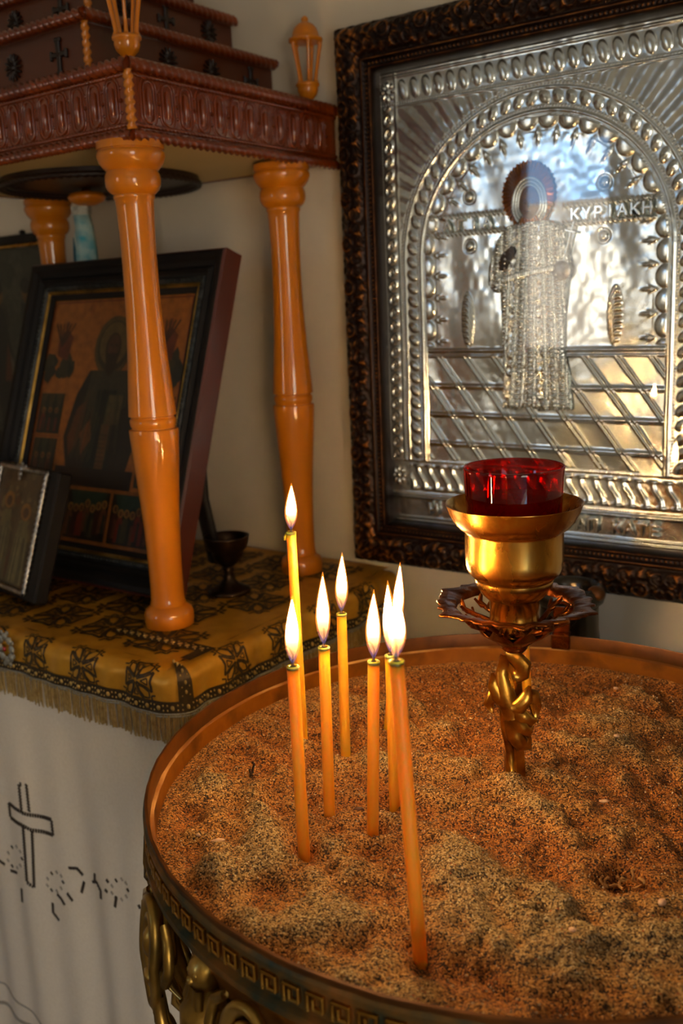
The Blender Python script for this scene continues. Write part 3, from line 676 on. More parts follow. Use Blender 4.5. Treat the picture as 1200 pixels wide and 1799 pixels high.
strip([(-.004, 0, -.011), (-.003, .002, -.03), (0, 0, -.06), (.002, -.002, -.10), (.003, 0, -.14)], [.011, .0125, .0145, .0165, .018], .003).build('main_strip', M['turquoise'], rb)
strip([(-.016, .002, -.030), (-.015, -.004, -.045), (-.012, -.003, -.07), (-.010, 0, -.10)], [.003, .004, .0045, .005], .002).build('cream_strip', M['pale_cloth'], rb)
strip([(-.020, -.002, -.045), (-.020, -.002, -.07), (-.019, -.002, -.10)], [.004, .006, .007], .0015).build('blue_strip', paintm(30, 120, 150), rb)

# ================================================================== LEANING FRAMED ICON
def leaning(name, BL, BR, TRp, TLp, depth, label, cat):
    BL, BR = np.array(BL, float), np.array(BR, float); e = BR - BL; W = np.linalg.norm(e); e /= W
    d = ray(*TRp); o = np.array([0, 0, CZ]); TR = o + d * ((BR - o) @ e) / (d @ e)
    u = TR - BR; H = np.linalg.norm(u); u /= H; n = np.cross(e, u)     # e x u points away from the viewer or to it
    if n[1] > 0: n = -n
    # local axes: x = e, y = -n (into the picture), z = u
    Mx = Matrix(((e[0], -n[0], u[0], BL[0]), (e[1], -n[1], u[1], BL[1]), (e[2], -n[2], u[2], BL[2]), (0, 0, 0, 1)))
    o_ = empty(name, (0, 0, 0), label, cat); o_.matrix_world = Mx
    return o_, W, H
def mitre_frame(mb, W, H, prof, mi=0):
    """prof: list of (inset, y) around the four sides, y negative towards the viewer"""
    n = len(prof); vs_ = []
    for (x, z, sx, sz) in ((0, 0, 1, 1), (W, 0, -1, 1), (W, H, -1, -1), (0, H, 1, -1)):
        for (i, y) in prof: vs_.append((x + sx * i, y, z + sz * i))
    fs = [(c * n + k, ((c + 1) % 4) * n + k, ((c + 1) % 4) * n + k + 1, c * n + k + 1) for c in range(4) for k in range(n - 1)]
    mb.add(vs_, fs, mi)
icon, W, H = leaning('framed_icon', (-1.350, 0.876, 0.918), (-0.922, 0.872, 0.918), (400, 436), None, .04,
                     'large dark-framed painted icon with gold ground leaning behind the front column', 'icon')
mb = MB(); mitre_frame(mb, W, H, [(0, .030), (0, -.002), (.003, -.005)]); fr_o = mb.build('outer_frame', M['frame_red'], icon, smooth=False)
mb = MB(); mitre_frame(mb, W, H, [(.003, -.005), (.005, -.006), (.012, -.006), (.016, -.001), (.022, .003), (.028, -.003), (.032, .002), (.036, .004)]); mb.build('black_moulding', M['black'], icon, smooth=False)
mb = MB(); mitre_frame(mb, W, H, [(.036, .004), (.038, .001), (.043, .001), (.045, .004)]); so = mb.build('silver_strip', M['dull_silver'], icon, smooth=False)
mb = MB()
for k in range(int((W - .08) / .007)): mb.ball((.04 + k * .007, .0005, .0405), .0020, 6); mb.ball((.04 + k * .007, .0005, H - .0405), .0020, 6)
for k in range(int((H - .08) / .007)): mb.ball((.0405, .0005, .04 + k * .007), .0020, 6); mb.ball((W - .0405, .0005, .04 + k * .007), .0020, 6)
mb.build('beading', M['dull_silver'], icon)
mb = MB(); mitre_frame(mb, W, H, [(.045, .004), (.048, .003), (.050, .006)]); mb.build('gold_slip', M['old_brass'], icon, smooth=False)
mb = MB(); mitre_frame(mb, W, H, [(.050, .006), (.058, .010)]); mb.build('inner_slip', M['black'], icon, smooth=False)
MB().box((W / 2, .022, H / 2), (W - .004, .016, H - .004)).build('back_board', M['black'], icon, smooth=False)
pw, ph = W - .116, H - .116
pt = Paint(pw, ph)
GO = (176, 104, 40); DK = (34, 24, 18); cols = [(60, 34, 24), (44, 46, 36), (96, 58, 36), (70, 64, 40), (110, 40, 26)]
pt.rect(GO, 0, 0, 1, 1)
for _ in range(60): pt.blob(random.choice([(168, 96, 36), (184, 110, 44), (160, 90, 34)]), random.random(), random.random(), random.uniform(.01, .03))
pt.line((120, 40, 20), [(.01, .01), (.99, .01), (.99, .99), (.01, .99), (.01, .01)], .002)
# central standing figure
pt.ell((96, 78, 44), .5, .80, .135, .125, 36); pt.ell((60, 50, 34), .5, .80, .115, .105, 36); pt.ell((110, 92, 52), .5, .81, .10, .09, 30)
pt.poly((38, 32, 26), [(.30, .28), (.72, .28), (.76, .42), (.70, .60), (.64, .70), (.36, .70), (.29, .60), (.24, .42)])
pt.poly((62, 58, 44), [(.38, .70), (.62, .70), (.66, .56), (.58, .50), (.46, .50), (.35, .56)])
pt.poly((20, 30, 26), [(.42, .28), (.60, .28), (.58, .62), (.44, .62)]); pt.poly((96, 54, 26), [(.31, .54), (.38, .58), (.36, .42), (.30, .34), (.27, .42)])
pt.poly((128, 74, 30), [(.36, .44), (.42, .50), (.45, .42), (.39, .35)]); pt.poly((104, 70, 32), [(.50, .22), (.56, .22), (.57, .48), (.51, .48)])
pt.poly((90, 80, 48), [(.52, .48), (.62, .48), (.63, .60), (.53, .60)])
pt.ell((58, 34, 22), .5, .79, .055, .066, 24); pt.ell((84, 52, 34), .5, .80, .042, .05, 20); pt.poly((50, 36, 26), [(.45, .77), (.55, .77), (.53, .70), (.5, .67), (.47, .70)])
pt.ell((30, 20, 16), .484, .805, .006, .004, 8); pt.ell((30, 20, 16), .518, .805, .006, .004, 8); pt.line((40, 24, 18), [(.5, .80), (.497, .785)], .0012); pt.line((60, 20, 16), [(.488, .772), (.512, .772)], .0012)
for k in range(26): pt.line(random.choice([(70, 66, 44), (24, 22, 20), (84, 52, 28)]), [(.32 + .013 * k, random.uniform(.30, .4)), (.36 + .011 * k, random.uniform(.5, .66))], .0015)
for k in range(12): pt.line((24, 20, 16), [(.505, .24 + k * .018), (.56, .24 + k * .018)], .0008)
# angels in dark clouds
for sx in (0, 1):
    for _ in range(12):
        x = random.uniform(.02, .2); pt.blob(random.choice([(34, 34, 26), (44, 44, 34), (60, 54, 36)]), x if not sx else 1 - x, .66 + random.uniform(0, .07) + x * .15, .04)
    x = .13 if not sx else .87
    pt.poly((108, 50, 28), [(x - .04, .76), (x + .04, .74), (x + .06, .84), (x, .88), (x - .05, .82)]); pt.ell((128, 70, 40), x, .89, .018, .018)
    for k in range(6): pt.line((60, 34, 22), [(x - .02, .80), (x - .09 + .03 * k, .90)], .003)
# side scenes
for (x0, x1) in ((.02, .20), (.80, .98)):
    for (y0, y1) in ((.43, .60), (.24, .41)):
        pt.rect((34, 36, 28), x0, y0, x1, y1)
        for k in range(3): pt.poly(random.choice([(58, 62, 42), (70, 60, 34)]), [(x0 + .06 * k, y1), (x0 + .06 * k + .05, y1), (x0 + .06 * k + .02, y0 + .07)])
        for k in range(3): pt.small_figure(x0 + .035 + .05 * k, y0 + .01, .1, cols)
pt.line((150, 86, 36), [(0, .42), (.21, .42)], .003); pt.line((150, 86, 36), [(.79, .42), (1, .42)], .003)
pt.rect((30, 20, 14), .22, .225, .78, .30)
# lower scenes
pt.rect((140, 84, 34), 0, 0, 1, .225)
for (x0, x1) in ((.02, .34), (.36, .66), (.68, .98)):
    pt.rect((30, 26, 20), x0, .015, x1, .21); pt.poly((44, 60, 48), [(x0 + .02, .21), (x1 - .02, .21), (x1 - .06, .13), ((x0 + x1) / 2, .16), (x0 + .05, .13)])
    for k in range(7): pt.small_figure(x0 + .03 + k * (x1 - x0 - .06) / 6, random.uniform(.02, .05), .13, cols)
po = pt.build('painted_panel', icon); po.location = (.058, .0125, .058)
mb = MB()
mb.tube([(W * .90, .030, H * .55), (W * .93, .06, H * .3), (W * .955, .100, .062)], [(.008, .020)] * 3, n=8)
mb.build('easel_leg', M['black'], icon)
# small silver-bordered icon
ic2, W2, H2 = leaning('small_framed_icon', (-1.272, .815, .914), (-1.092, .780, .914), (105, 829), None, .02, 'small framed icon with twisted silver border leaning on the big icon', 'icon')
MB().box((W2 / 2, .011, H2 / 2), (W2, .022, H2), bev=.003).build('case', M['black'], ic2, smooth=False)
BW = W2 - .030; bx0, bz0, bx1, bz1 = .012, .010, W2 - .028, H2 - .006
mb = MB()
for (a, b_) in (((bx0, bz0), (bx1, bz0)), ((bx1, bz0), (bx1, bz1)), ((bx1, bz1), (bx0, bz1)), ((bx0, bz1), (bx0, bz0))):
    n_ = int(math.hypot(b_[0] - a[0], b_[1] - a[1]) / .0014)
    mb.tube([(a[0] + (b_[0] - a[0]) * k / n_, -.003, a[1] + (b_[1] - a[1]) * k / n_) for k in range(n_ + 1)], .0035, n=8, lobes=(.55, .3))
mb.build('silver_border', M['silver_old'], ic2)
mb = MB(); cx_ = (bx0 + bx1) / 2 - .004
for (dx, dz, r) in ((0, 0, .007), (-.009, .001, .005), (.009, .001, .005), (-.017, 0, .0035), (.017, 0, .0035), (0, .007, .004), (0, -.008, .005), (0, -.015, .003), (.013, .004, .003), (-.013, .004, .003)): mb.ball((cx_ + dx, -.005, bz1 + dz), r, 8, sc=(1, .5, 1))
mb.build('crest', M['silver_old'], ic2)
pt = Paint(bx1 - bx0, bz1 - bz0)
pt.rect((92, 72, 42), 0, 0, 1, 1)
for _ in range(90): pt.blob(random.choice([(82, 62, 34), (112, 92, 54), (70, 54, 32), (128, 108, 70), (96, 60, 30)]), random.random(), random.random(), random.uniform(.02, .06))
for (x, h_) in ((.3, .8), (.7, .72)):
    pt.poly((116, 104, 68), [(x - .17, .04), (x + .17, .04), (x + .14, h_ * .55), (x + .08, h_ * .8), (x - .08, h_ * .8), (x - .14, h_ * .55)])
    pt.ell((150, 104, 40), x, h_ * .9, .11, .075); pt.ell((84, 54, 32), x, h_ * .89, .06, .045)
    for k in range(8): pt.line(random.choice([(80, 70, 42), (146, 136, 98)]), [(x - .14 + .04 * k, .05), (x - .1 + .03 * k, h_ * .6)], .0025)
po = pt.build('painted_panel', ic2); po.location = (bx0, -.0005, bz0)

# picture behind on the left
pA = at(62, 409, Y=1.17); pz = pA[2]
pic = empty('dark_framed_picture', (pA[0], 1.178, .907), 'dark-framed painting of figures standing behind the leaning icon at far left', 'picture')
PW, PH = .42, pz - .907
mb = MB(); mitre_frame(mb, -PW, PH, [(0, .018), (0, -.006), (0, -.006)]); mb = MB()
def frame_box(mb, x0, x1, z0, z1, wd, y0, y1):
    for (a, b_, c, d) in ((x0, x1, z0, z0 + wd), (x0, x1, z1 - wd, z1), (x0, x0 + wd, z0 + wd, z1 - wd), (x1 - wd, x1, z0 + wd, z1 - wd)): mb.box(((a + b_) / 2, (y0 + y1) / 2, (c + d) / 2), (b_ - a, y1 - y0, d - c), bev=.0015)
px1 = .035
frame_box(mb, px1 - PW, px1, 0, PH, .016, -.012, .016); mb.ball((-.045, -.002, PH + .004), .005, 8, sc=(1.6, 1, 1)); mb.build('frame', M['black'], pic, smooth=False)
mb = MB(); frame_box(mb, px1 - PW + .016, px1 - .016, .016, PH - .016, .005, -.006, .014); mb.build('gold_slip', M['brass'], pic, smooth=False)
pt = Paint(PW - .042, PH - .042)
pt.rect((66, 66, 54), 0, 0, 1, 1)
for _ in range(60): pt.blob(random.choice([(60, 60, 48), (76, 76, 62), (54, 50, 40)]), random.random(), random.uniform(.3, 1), random.uniform(.03, .08))
for x in (.25, .55, .78):
    pt.poly((34, 32, 26), [(x - .09, .05), (x + .1, .05), (x + .07, .6), (x + .03, .78), (x - .05, .8), (x - .08, .6)]); pt.ell((110, 80, 40), x, .83, .035, .035); pt.ell((30, 26, 22), x, .86, .04, .03)
    pt.poly((104, 98, 84), [(x + .02, .1), (x + .12, .1), (x + .10, .5), (x + .05, .62)]); pt.poly((98, 52, 24), [(x - .02, .5), (x + .05, .5), (x + .04, .66)])
pt.line((30, 30, 26), [(.88, .3), (.92, .9)], .006)
pt.rect((26, 18, 14), 0, 0, 1, .30)
pt.poly((196, 180, 150), [(.66, .40), (.72, .44), (.82, .455), (.93, .44), (.93, .41), (.82, .42), (.75, .41), (.70, .375)]); pt.poly((100, 28, 18), [(.6, 0), (1, 0), (1, .3), (.7, .3)]); pt.line((130, 130, 150), [(.74, .33), (.84, .31)], .006)
po = pt.build('painted_panel', pic); po.location = (px1 - PW + .021, .010, .021)
MB().box((px1 - PW / 2, .013, PH / 2), (PW - .01, .004, PH - .01)).build('back_board', M['black'], pic, smooth=False)

# dark goblet, tag of string
gp = np.array([-0.8977, 0.9673, .9065]); gp = at(404, 1040, Z=.907)
gob = empty('incense_goblet', tuple(gp), 'dark bronze footed goblet standing on the altar between the columns', 'goblet')
s_ = 1 / 1.0
MB().lathe([(.030, 0), (.031, .003), (.026, .006), (.014, .012), (.008, .020), (.0065, .028), (.008, .034), (.007, .038)], n=28).build('foot', M['dark_metal'], gob)
MB().lathe([(.007, .037), (.012, .041), (.018, .047), (.0215, .054), (.0225, .060), (.027, .064), (.0300, .072), (.0315, .080), (.0325, .082), (.0300, .082), (.028, .074), (.020, .060), (.010, .050)], n=32).build('bowl', M['dark_metal'], gob)
tg = at(331, 1030, Z=.907); mb = MB().tube([(0, 0, .002), (-.004, 0, .012), (.002, .002, .026), (-.002, 0, .038)], .0012, n=6)
tag(mb.build('white_string', M['pale_cloth'], None, loc=tuple(tg)), 'thin loose white string beside the foot of the front column', 'string')

# ================================================================== SILVER ICON ON THE WALL
FX0, FX1, FZ0, FZ1 = -0.8245, -0.2365, 0.917, 1.669; FC = (FX0 + FX1) / 2
silver = empty('silver_icon', (FC, Dw, FZ0), 'large embossed silver icon of a standing saint in an ornate gilt frame', 'icon')
S0 = Vector((FC, Dw, FZ0)); BW_ = .0625
def frame_side(L, name, M4):
    """one mitred side: u along 0..L, v from the outer edge inwards"""
    nu = int(L / .0013); nv = 46
    u = np.linspace(0, L, nu)[:, None] * np.ones((1, nv)); v = np.linspace(0, 1, nv)[None, :] * np.ones((nu, 1)) * BW_
    k = (L - 2 * v) / L; uu = v + u * k
    per = .060; t = (uu - L / 2) % per - per / 2
    base = np.interp(v, [0, .004, .012, .030, .044, .0455, .049, .0505, .056, .0575, .0595, .0625], [.012, .016, .022, .024, .018, .021, .021, .016, .016, .020, .020, .010])
    def G(d, s): return np.exp(-(d / s) ** 2)
    def ringd(cu, cv, r, arc=None):
        d = np.hypot(t - cu, v - cv); return G(d - r, .0016)
    o = np.zeros_like(uu)
    outer = (v < .0445)
    o += .9 * ringd(0, .014, .0095) + .7 * G(np.hypot(t, (v - .014)), .0045) + .6 * ringd(.021, .030, .008) + .6 * ringd(-.021, .030, .008)
    o += .7 * ringd(.024, .010, .006) + .7 * ringd(-.024, .010, .006) + .8 * G(np.hypot(t, v - .034), .005) + .7 * G(np.hypot(abs(t) - .012, v - .036), .003)
    o += .6 * np.abs(np.sin(t * 320 + 3 * np.sin(v * 260))) * G(np.hypot(t * .8, v - .024) - .016, .004)
    o = o * .9 + .5 * vnoise(uu * 260, v * 260, 3) + .25 * vnoise(uu * 800, v * 800, 5)
    o = np.clip(o, -.4, 1.3) * outer
    c_ = np.minimum(u, L - u); cor = np.exp(-(np.minimum(uu, L - uu) / .075) ** 4) * outer
    o = o * (1 - .4 * cor) + cor * .6 * np.abs(np.sin(np.minimum(uu, L - uu) * 170 + 2.4 * np.sin(v * 160))) 
    h = base + .013 + o * .0036
    bead = np.clip(1 - (np.hypot((uu % .0062) - .0031, v - .0532) / .0022) ** 2, 0, 1) ** .5
    h = h + bead * .0022
    rel_ = np.where(outer, np.clip(o, 0, 1), 0); rel_ = np.maximum(rel_, bead * .9); rel_ = np.maximum(rel_, .85 * G(v - .047, .0016)); rel_ = np.maximum(rel_, .8 * G(v - .059, .0016))
    # edge lies slightly wavy
    P_ = np.stack([uu, -h, v], -1)
    R = np.array(M4)[:3, :3]; T = np.array(M4)[:3, 3]
    # close the outer side down to the wall
    edge = P_[:, :1].copy(); edge[..., 1] = 0; inner = P_[:, -1:].copy(); inner[..., 1] = 0
    P_ = np.concatenate([edge, P_, inner], 1); rel_ = np.concatenate([rel_[:, :1] * 0, rel_, rel_[:, -1:] * 0], 1)
    P_ = P_ @ R.T + T
    return grid_obj(name, P_, M['gilt'], silver, attr=rel_)
FW, FH = FX1 - FX0, FZ1 - FZ0
frs = [frame_side(FW, 'frame_rail', Matrix(((1, 0, 0, -FW / 2), (0, 1, 0, 0), (0, 0, 1, 0), (0, 0, 0, 1)))),
       frame_side(FW, 'frame_rail', Matrix(((-1, 0, 0, FW / 2), (0, 1, 0, 0), (0, 0, -1, FH), (0, 0, 0, 1)))),
       frame_side(FH, 'frame_stile', Matrix(((0, 0, 1, -FW / 2), (0, 1, 0, 0), (-1, 0, 0, FH), (0, 0, 0, 1)))),
       frame_side(FH, 'frame_stile', Matrix(((0, 0, -1, FW / 2), (0, 1, 0, 0), (1, 0, 0, 0), (0, 0, 0, 1))))]
SW, SZ0, SZ1 = .2345, FZ0 + BW_ - .001, FZ1 - BW_ + .001; SY = 1.190
def relief(x, z):
    def G(d, s): return np.exp(-(d / s) ** 2)
    h = np.zeros_like(x); zc = 1.352; up = z > zc
    r = np.where(up, np.hypot(x, z - zc), np.abs(x)); th = np.arctan2(x, z - zc)
    s = np.where(up, np.abs(th) * .173, PI / 2 * .173 + (zc - z)); s2 = np.where(up, np.abs(th) * .187, PI / 2 * .187 + (zc - z))
    inz = z > 1.074; sgn = np.sign(x)
    # arch lines
    h += inz * (.0022 * G(r - .173, .0022) + .0012 * G(r - .1685, .0012) + .0016 * G(r - .1995, .0016) + .0010 * G(r - .2045, .0013) * (.5 + .5 * np.cos(s * 2 * PI / .0042)) + .0008 * G(r - .1785, .0012) * (.5 + .5 * np.cos(s * 2 * PI / .004)))
    # lobed ring between the arch lines
    per = .0178; q = ((s2 + (r - .188) * .35) % per) - per / 2
    h += inz * .0024 * np.clip(1 - (q / .0068) ** 2 - ((r - .189) / .0085) ** 2, 0, 1) ** .6
    h += inz * .0010 * G(q, .0016) * G(r - .191, .003)
    # scallops inside
    ps = .0292; q = (s % ps) - ps / 2; d = np.hypot(q * .95, r - .1665)
    fl_ = z > 1.236
    h += fl_ * (r < .167) * .0030 * np.clip(1 - (d / .0142) ** 2, 0, 1) ** .5
    q2 = ((s + ps / 2) % ps) - ps / 2
    h += fl_ * (.0022 * G(q2, .0017) * G(r - .143, .0065) + .0016 * G(np.abs(q2) - (r < .152) * (.152 - r) * .5, .0012) * G(r - .148, .004))
    # spandrel rays
    sp = (r > .2075) & (z < 1.558) & (z > 1.36) & (np.abs(x) < .2065)
    h += sp * .0011 * (.5 + .5 * np.cos(th * 74))
    # side strips
    sd = (np.abs(x) > .2085) & (z < 1.56) & (z > 1.078)
    q = ((z + (np.abs(x) - .22) * .5) % .0185) - .00925; q3 = np.abs(x) - .2205
    h += sd * (.0020 * G(np.hypot(q * 1.0, q3) - .006, .0017) + .0010 * G(np.hypot(q, q3), .002))
    h += (z > 1.074) * (.0014 * G(np.abs(x) - .2075, .0014) + .0010 * G(np.abs(x) - .2325, .0012) * (.6 + .4 * np.cos(z * 2 * PI / .004)))
    # top band
    tb_ = (z > 1.560) & (np.abs(x) < .205); q = ((x + (z - 1.578) * .18) % .0186) - .0093
    h += tb_ * .0028 * np.clip(1 - (q / .0072) ** 2 - ((z - 1.580) / .0130) ** 2, 0, 1) ** .55
    h += .0016 * G(z - 1.560, .0013) * (np.abs(x) < .207) + .0010 * G(z - 1.5635, .001) * (.5 + .5 * np.cos(x * 2 * PI / .004)) + .0018 * G(z - 1.598, .0016) + .0012 * G(z - 1.602, .0012)
    # tiled floor
    fa = (np.abs(x) < .166) & (z < 1.236) & (z > 1.078)
    h += fa * (.0024 * G(z - 1.2310, .0024) + .0018 * G(z - 1.2235, .0014))
    for zz in (1.182, 1.142, 1.101): h += fa * .0022 * G(z - zz, .0028)
    dg = (x + (z - 1.2235) * .76) / .0425; dd = np.abs((dg % 1) - .5) * .0425
    h += fa * (z < 1.222) * (.0018 * G(dd - .0035, .0016))
    # lower S band
    lb = (z < 1.072) & (z > 1.026) & (np.abs(x) < .200); zz = (z - 1.0495) / .0175; q = ((x + .0045 * np.tanh(2.2 * zz) * 1.4) % .0190) - .0095
    h += lb * .0026 * G(q, .0026) * (np.abs(zz) < 1.0) + lb * .0016 * G(np.abs(zz) - .95, .10) * G(np.abs(q) - .003, .004)
    h += .0009 * G(z - 1.0735, .0011) * (.5 + .5 * np.cos(x * 2 * PI / .0036)) + .0009 * G(z - 1.0255, .0011) * (.5 + .5 * np.cos(x * 2 * PI / .0036))
    h += .0026 * G(z - 1.0195, .0022) + .0016 * G(z - .9885, .0014) + .0018 * G(z - .9835, .0014)
    # corner rosettes
    for (cx, cz) in ((.220, 1.580), (.220, 1.050)):
        dx, dz = np.abs(x) - cx, z - cz; rr = np.hypot(dx, dz); a = np.arctan2(dz, dx)
        h += .0026 * G(rr - .0085, .003) * (.5 + .5 * np.cos(a * 8)) + .0024 * G(rr, .003)
    # twisted ropes of the name band
    for zz in (1.4085, 1.3865):
        for (a, b_) in ((-.160, -.045), (.034, .152)):
            h += (x > a) * (x < b_) * .0020 * G(z - zz, .0024) * (.55 + .45 * np.cos((x + (z - zz) * .9) * 2 * PI / .0062))
    for (cx, cz) in ((-.097, 1.4315), (-.097, 1.3685), (.087, 1.4315), (.087, 1.3685)):
        d = np.hypot(x - cx, z - cz); h += .0040 * np.clip(1 - (d / .0062) ** 2, 0, 1) ** .5 - .0008 * G(d - .008, .0015)
    # palm leaves
    for cx, sg in ((-.101, 1), (.103, -1)):
        dx, dz = x - cx, z - 1.272; m_ = np.clip(1 - (dx / .010) ** 2 - (dz / .038) ** 2, 0, 1) ** .5
        h += .0034 * m_ * (.65 + .35 * np.cos((dz + sg * dx * 1.0 + .9 * np.abs(dx)) * 2 * PI / .0075))
    # dents of the thin sheet
    fld = (r < .15) | (z < 1.23)
    h += .0034 * vnoise(x * 15 + 7, z * 11, 11) + .0013 * vnoise(x * 38 + z * 8, z * 15, 12) * fld + .0003 * vnoise(x * 130, z * 130, 13)
    return h
st_ = .00095
xs = np.arange(-SW, SW + st_, st_); zs = np.arange(SZ0, SZ1 + st_, st_)
XX, ZZ = np.meshgrid(xs, zs)
Hh = relief(XX, ZZ)
P = np.stack([XX, -(Dw - SY) - Hh, ZZ - S0.z], -1)
grid_obj('embossed_sheet', P, M['silver'], silver)
# the saint
def wpx(l, Y=1.184): return [(lambda p: (p[0] - FC, p[2]))(at(a, b_, Y=Y)) for a, b_ in l]
def poly_mask(poly, X, Z):
    ins = np.zeros(X.shape, bool); D = np.full(X.shape, 9.0)
    n_ = len(poly)
    for i in range(n_):
        (x0, z0), (x1, z1) = poly[i], poly[(i + 1) % n_]
        c = ((z0 > Z) != (z1 > Z)) & (X < (x1 - x0) * (Z - z0) / ((z1 - z0) or 1e-9) + x0); ins ^= c
        dx, dz = x1 - x0, z1 - z0; t = np.clip(((X - x0) * dx + (Z - z0) * dz) / (dx * dx + dz * dz + 1e-12), 0, 1)
        D = np.minimum(D, np.hypot(X - x0 - t * dx, Z - z0 - t * dz))
    return ins, D
def relief_part(name, pxpoly, fn, mat, parent, rise=.0055, rnd=.010, y0=1.190, st=.0008):
    poly = wpx(pxpoly); a = np.array(poly)
    X, Z = np.meshgrid(np.arange(a[:, 0].min() - .002, a[:, 0].max() + .002, st), np.arange(a[:, 1].min() - .002, a[:, 1].max() + .002, st))
    ins, D = poly_mask(poly, X, Z)
    k = np.clip(D / rnd, 0, 1); hh = rise * np.sqrt(1 - (1 - k) ** 2) + fn(X, Z) * np.clip(D / .002, 0, 1)
    Pn = np.stack([X, -(Dw - y0) - hh - .0028, Z - S0.z], -1)
    return grid_obj(name, Pn, mat, parent, mask=ins)
def Gf(d, s): return np.exp(-(d / s) ** 2)
def robe(X, Z):
    Xs = X + .22 * (Z - 1.30) * np.clip(X * 40, -1, 1) * .25
    col = np.floor(Xs / .0125); lx = (Xs / .0125) % 1 - .5
    fold = -.0012 * Gf(np.abs(lx) - .5, .10) + .0010 * np.cos(lx * PI)
    zz = Z + (col % 2) * .003
    bead = np.clip(1 - (np.hypot(lx * .0125, (zz % .0058) - .0029) / .0022) ** 2, 0, 1) ** .5
    edge = np.clip(1 - (np.hypot(np.abs(lx * .0125) - .0042, (zz % .0034) - .0017) / .0013) ** 2, 0, 1) ** .5
    leaf = Gf(np.abs(lx * .0125) - .0030 - .0012 * np.sin(zz * 2 * PI / .0116), .0009)
    alt = (col % 3 != 0)
    hem = .0016 * (np.cos(Z * 2 * PI / .010) > .2) * (Z < 1.175)
    return fold + .0026 * bead * alt + .0016 * edge + .0010 * leaf * (1 - alt) + hem * .5 + .0014 * vnoise(X * 60, Z * 30, 8) + .0022 * vnoise(X * 170, Z * 170, 9)
sheet_h = None
robe_px = [(905, 392), (885, 400), (868, 432), (857, 470), (856, 500), (866, 515), (878, 516), (880, 560), (882, 610), (884, 680), (882, 718), (905, 722), (930, 715), (945, 724), (980, 722), (1006, 722), (1002, 660), (992, 620), (992, 560), (997, 500), (1004, 470), (1000, 448), (992, 402), (975, 388), (955, 384)]
saint = relief_part('saint_figure', robe_px, robe, M['silver'], silver)
def disc_part(name, cpx, r, mat, parent, y, teeth=0, th=.002, sc=1.15):
    p = at(*cpx, Y=y); n_ = 96; mb = MB(); vs_ = []
    for k in range(n_):
        a = 2 * PI * k / n_; rr = r * (1 + (.05 if (teeth and (k % 3 == 0)) else 0)); vs_.append((rr * math.cos(a), 0, sc * rr * math.sin(a)))
    P_ = [(p[0] - FC + v[0], y - Dw + th, p[2] - S0.z + v[2]) for v in vs_] + [(p[0] - FC + v[0], y - Dw, p[2] - S0.z + v[2]) for v in vs_] + [(p[0] - FC, y - Dw - .002, p[2] - S0.z)]
    F_ = [(k, (k + 1) % n_, n_ + (k + 1) % n_, n_ + k) for k in range(n_)] + [(n_ + k, n_ + (k + 1) % n_, 2 * n_) for k in range(n_)]
    return mb.add(P_, F_).build(name, mat, parent)
halo = disc_part('halo', (927, 342), .0345, M['copper_halo'], silver, 1.1855, teeth=1)
mbh = MB(); hp = at(927, 342, Y=1.1855)
for k in range(44):
    a = 2 * PI * k / 44; c, s = math.cos(a), 1.15 * math.sin(a)
    mbh.tube([(hp[0] - FC + r * c, hp_y - Dw, hp[2] - S0.z + r * s) for r, hp_y in ((.024, 1.1835), (.036, 1.1850))], .0009, n=5)
mbh.build('halo_ray', M['copper_halo'], halo)
pf = at(929, 358, Y=1.180); face_c = (pf[0] - FC, pf[2] - S0.z)
mb = MB()
for (rx, rz, rr_) in ((.0150, .0205, .0022), (.0185, .0245, .0024), (.0222, .0290, .0022)):
    pts = [(face_c[0] + rx * math.cos(a) * (1 if math.sin(a) > 0 else 1 + .12 * abs(math.sin(a))), 1.1815 - Dw, face_c[1] + .002 + rz * math.sin(a)) for a in np.linspace(-.95, PI + .95, 90)]
    mb.tube(pts, rr_, n=8, lobes=(1.1, .25))
veil = mb.build('veil', M['silver'], saint)
fm = MB().ball((face_c[0], 1.1825 - Dw, face_c[1]), .0142, 24, sc=(.92, .22, 1.38))
face = fm.build('painted_face', paintm(150, 108, 78), saint)
mb = MB(); yy = 1.1795 - Dw
for sx in (-1, 1):
    mb.ball((face_c[0] + sx * .0050, yy, face_c[1] + .001), .0016, 8, sc=(1.3, .4, .6)); mb.tube([(face_c[0] + sx * .002, yy, face_c[1] + .0040), (face_c[0] + sx * .0052, yy, face_c[1] + .0050), (face_c[0] + sx * .0080, yy + .0004, face_c[1] + .0036)], .0005, n=5)
mb.tube([(face_c[0], yy - .0002, face_c[1] + .003), (face_c[0] + .0003, yy - .0008, face_c[1] - .0042), (face_c[0] - .0007, yy - .0003, face_c[1] - .0056)], [.0004, .0011, .0007], n=6)
mb.tube([(face_c[0] - .0028, yy, face_c[1] - .0095), (face_c[0], yy - .0003, face_c[1] - .0091), (face_c[0] + .0028, yy, face_c[1] - .0095)], .0006, n=5)
mb.build('face_features', paintm(46, 28, 20), face)
relief_part('painted_arm', [(884, 448), (905, 428), (909, 446), (894, 474), (880, 478), (878, 462)], lambda X, Z: 0 * X, paintm(70, 52, 38), saint, rise=.001, rnd=.004, y0=1.1825)
relief_part('sash', [(882, 490), (905, 480), (940, 472), (985, 466), (986, 476), (940, 484), (905, 494), (884, 500)], lambda X, Z: .0006 * np.cos((X) * 2 * PI / .003), M['silver'], saint, rise=.001, rnd=.003, y0=1.1825)
po_ = at(981, 476, Y=1.172)
MB().ball((po_[0] - FC, 1.1805 - Dw, po_[2] - S0.z), .0125, 18, sc=(1, .25, 1)).build('orb', M['silver_old'], saint)
pc = at(1000, 415, Y=1.176); mb = MB()
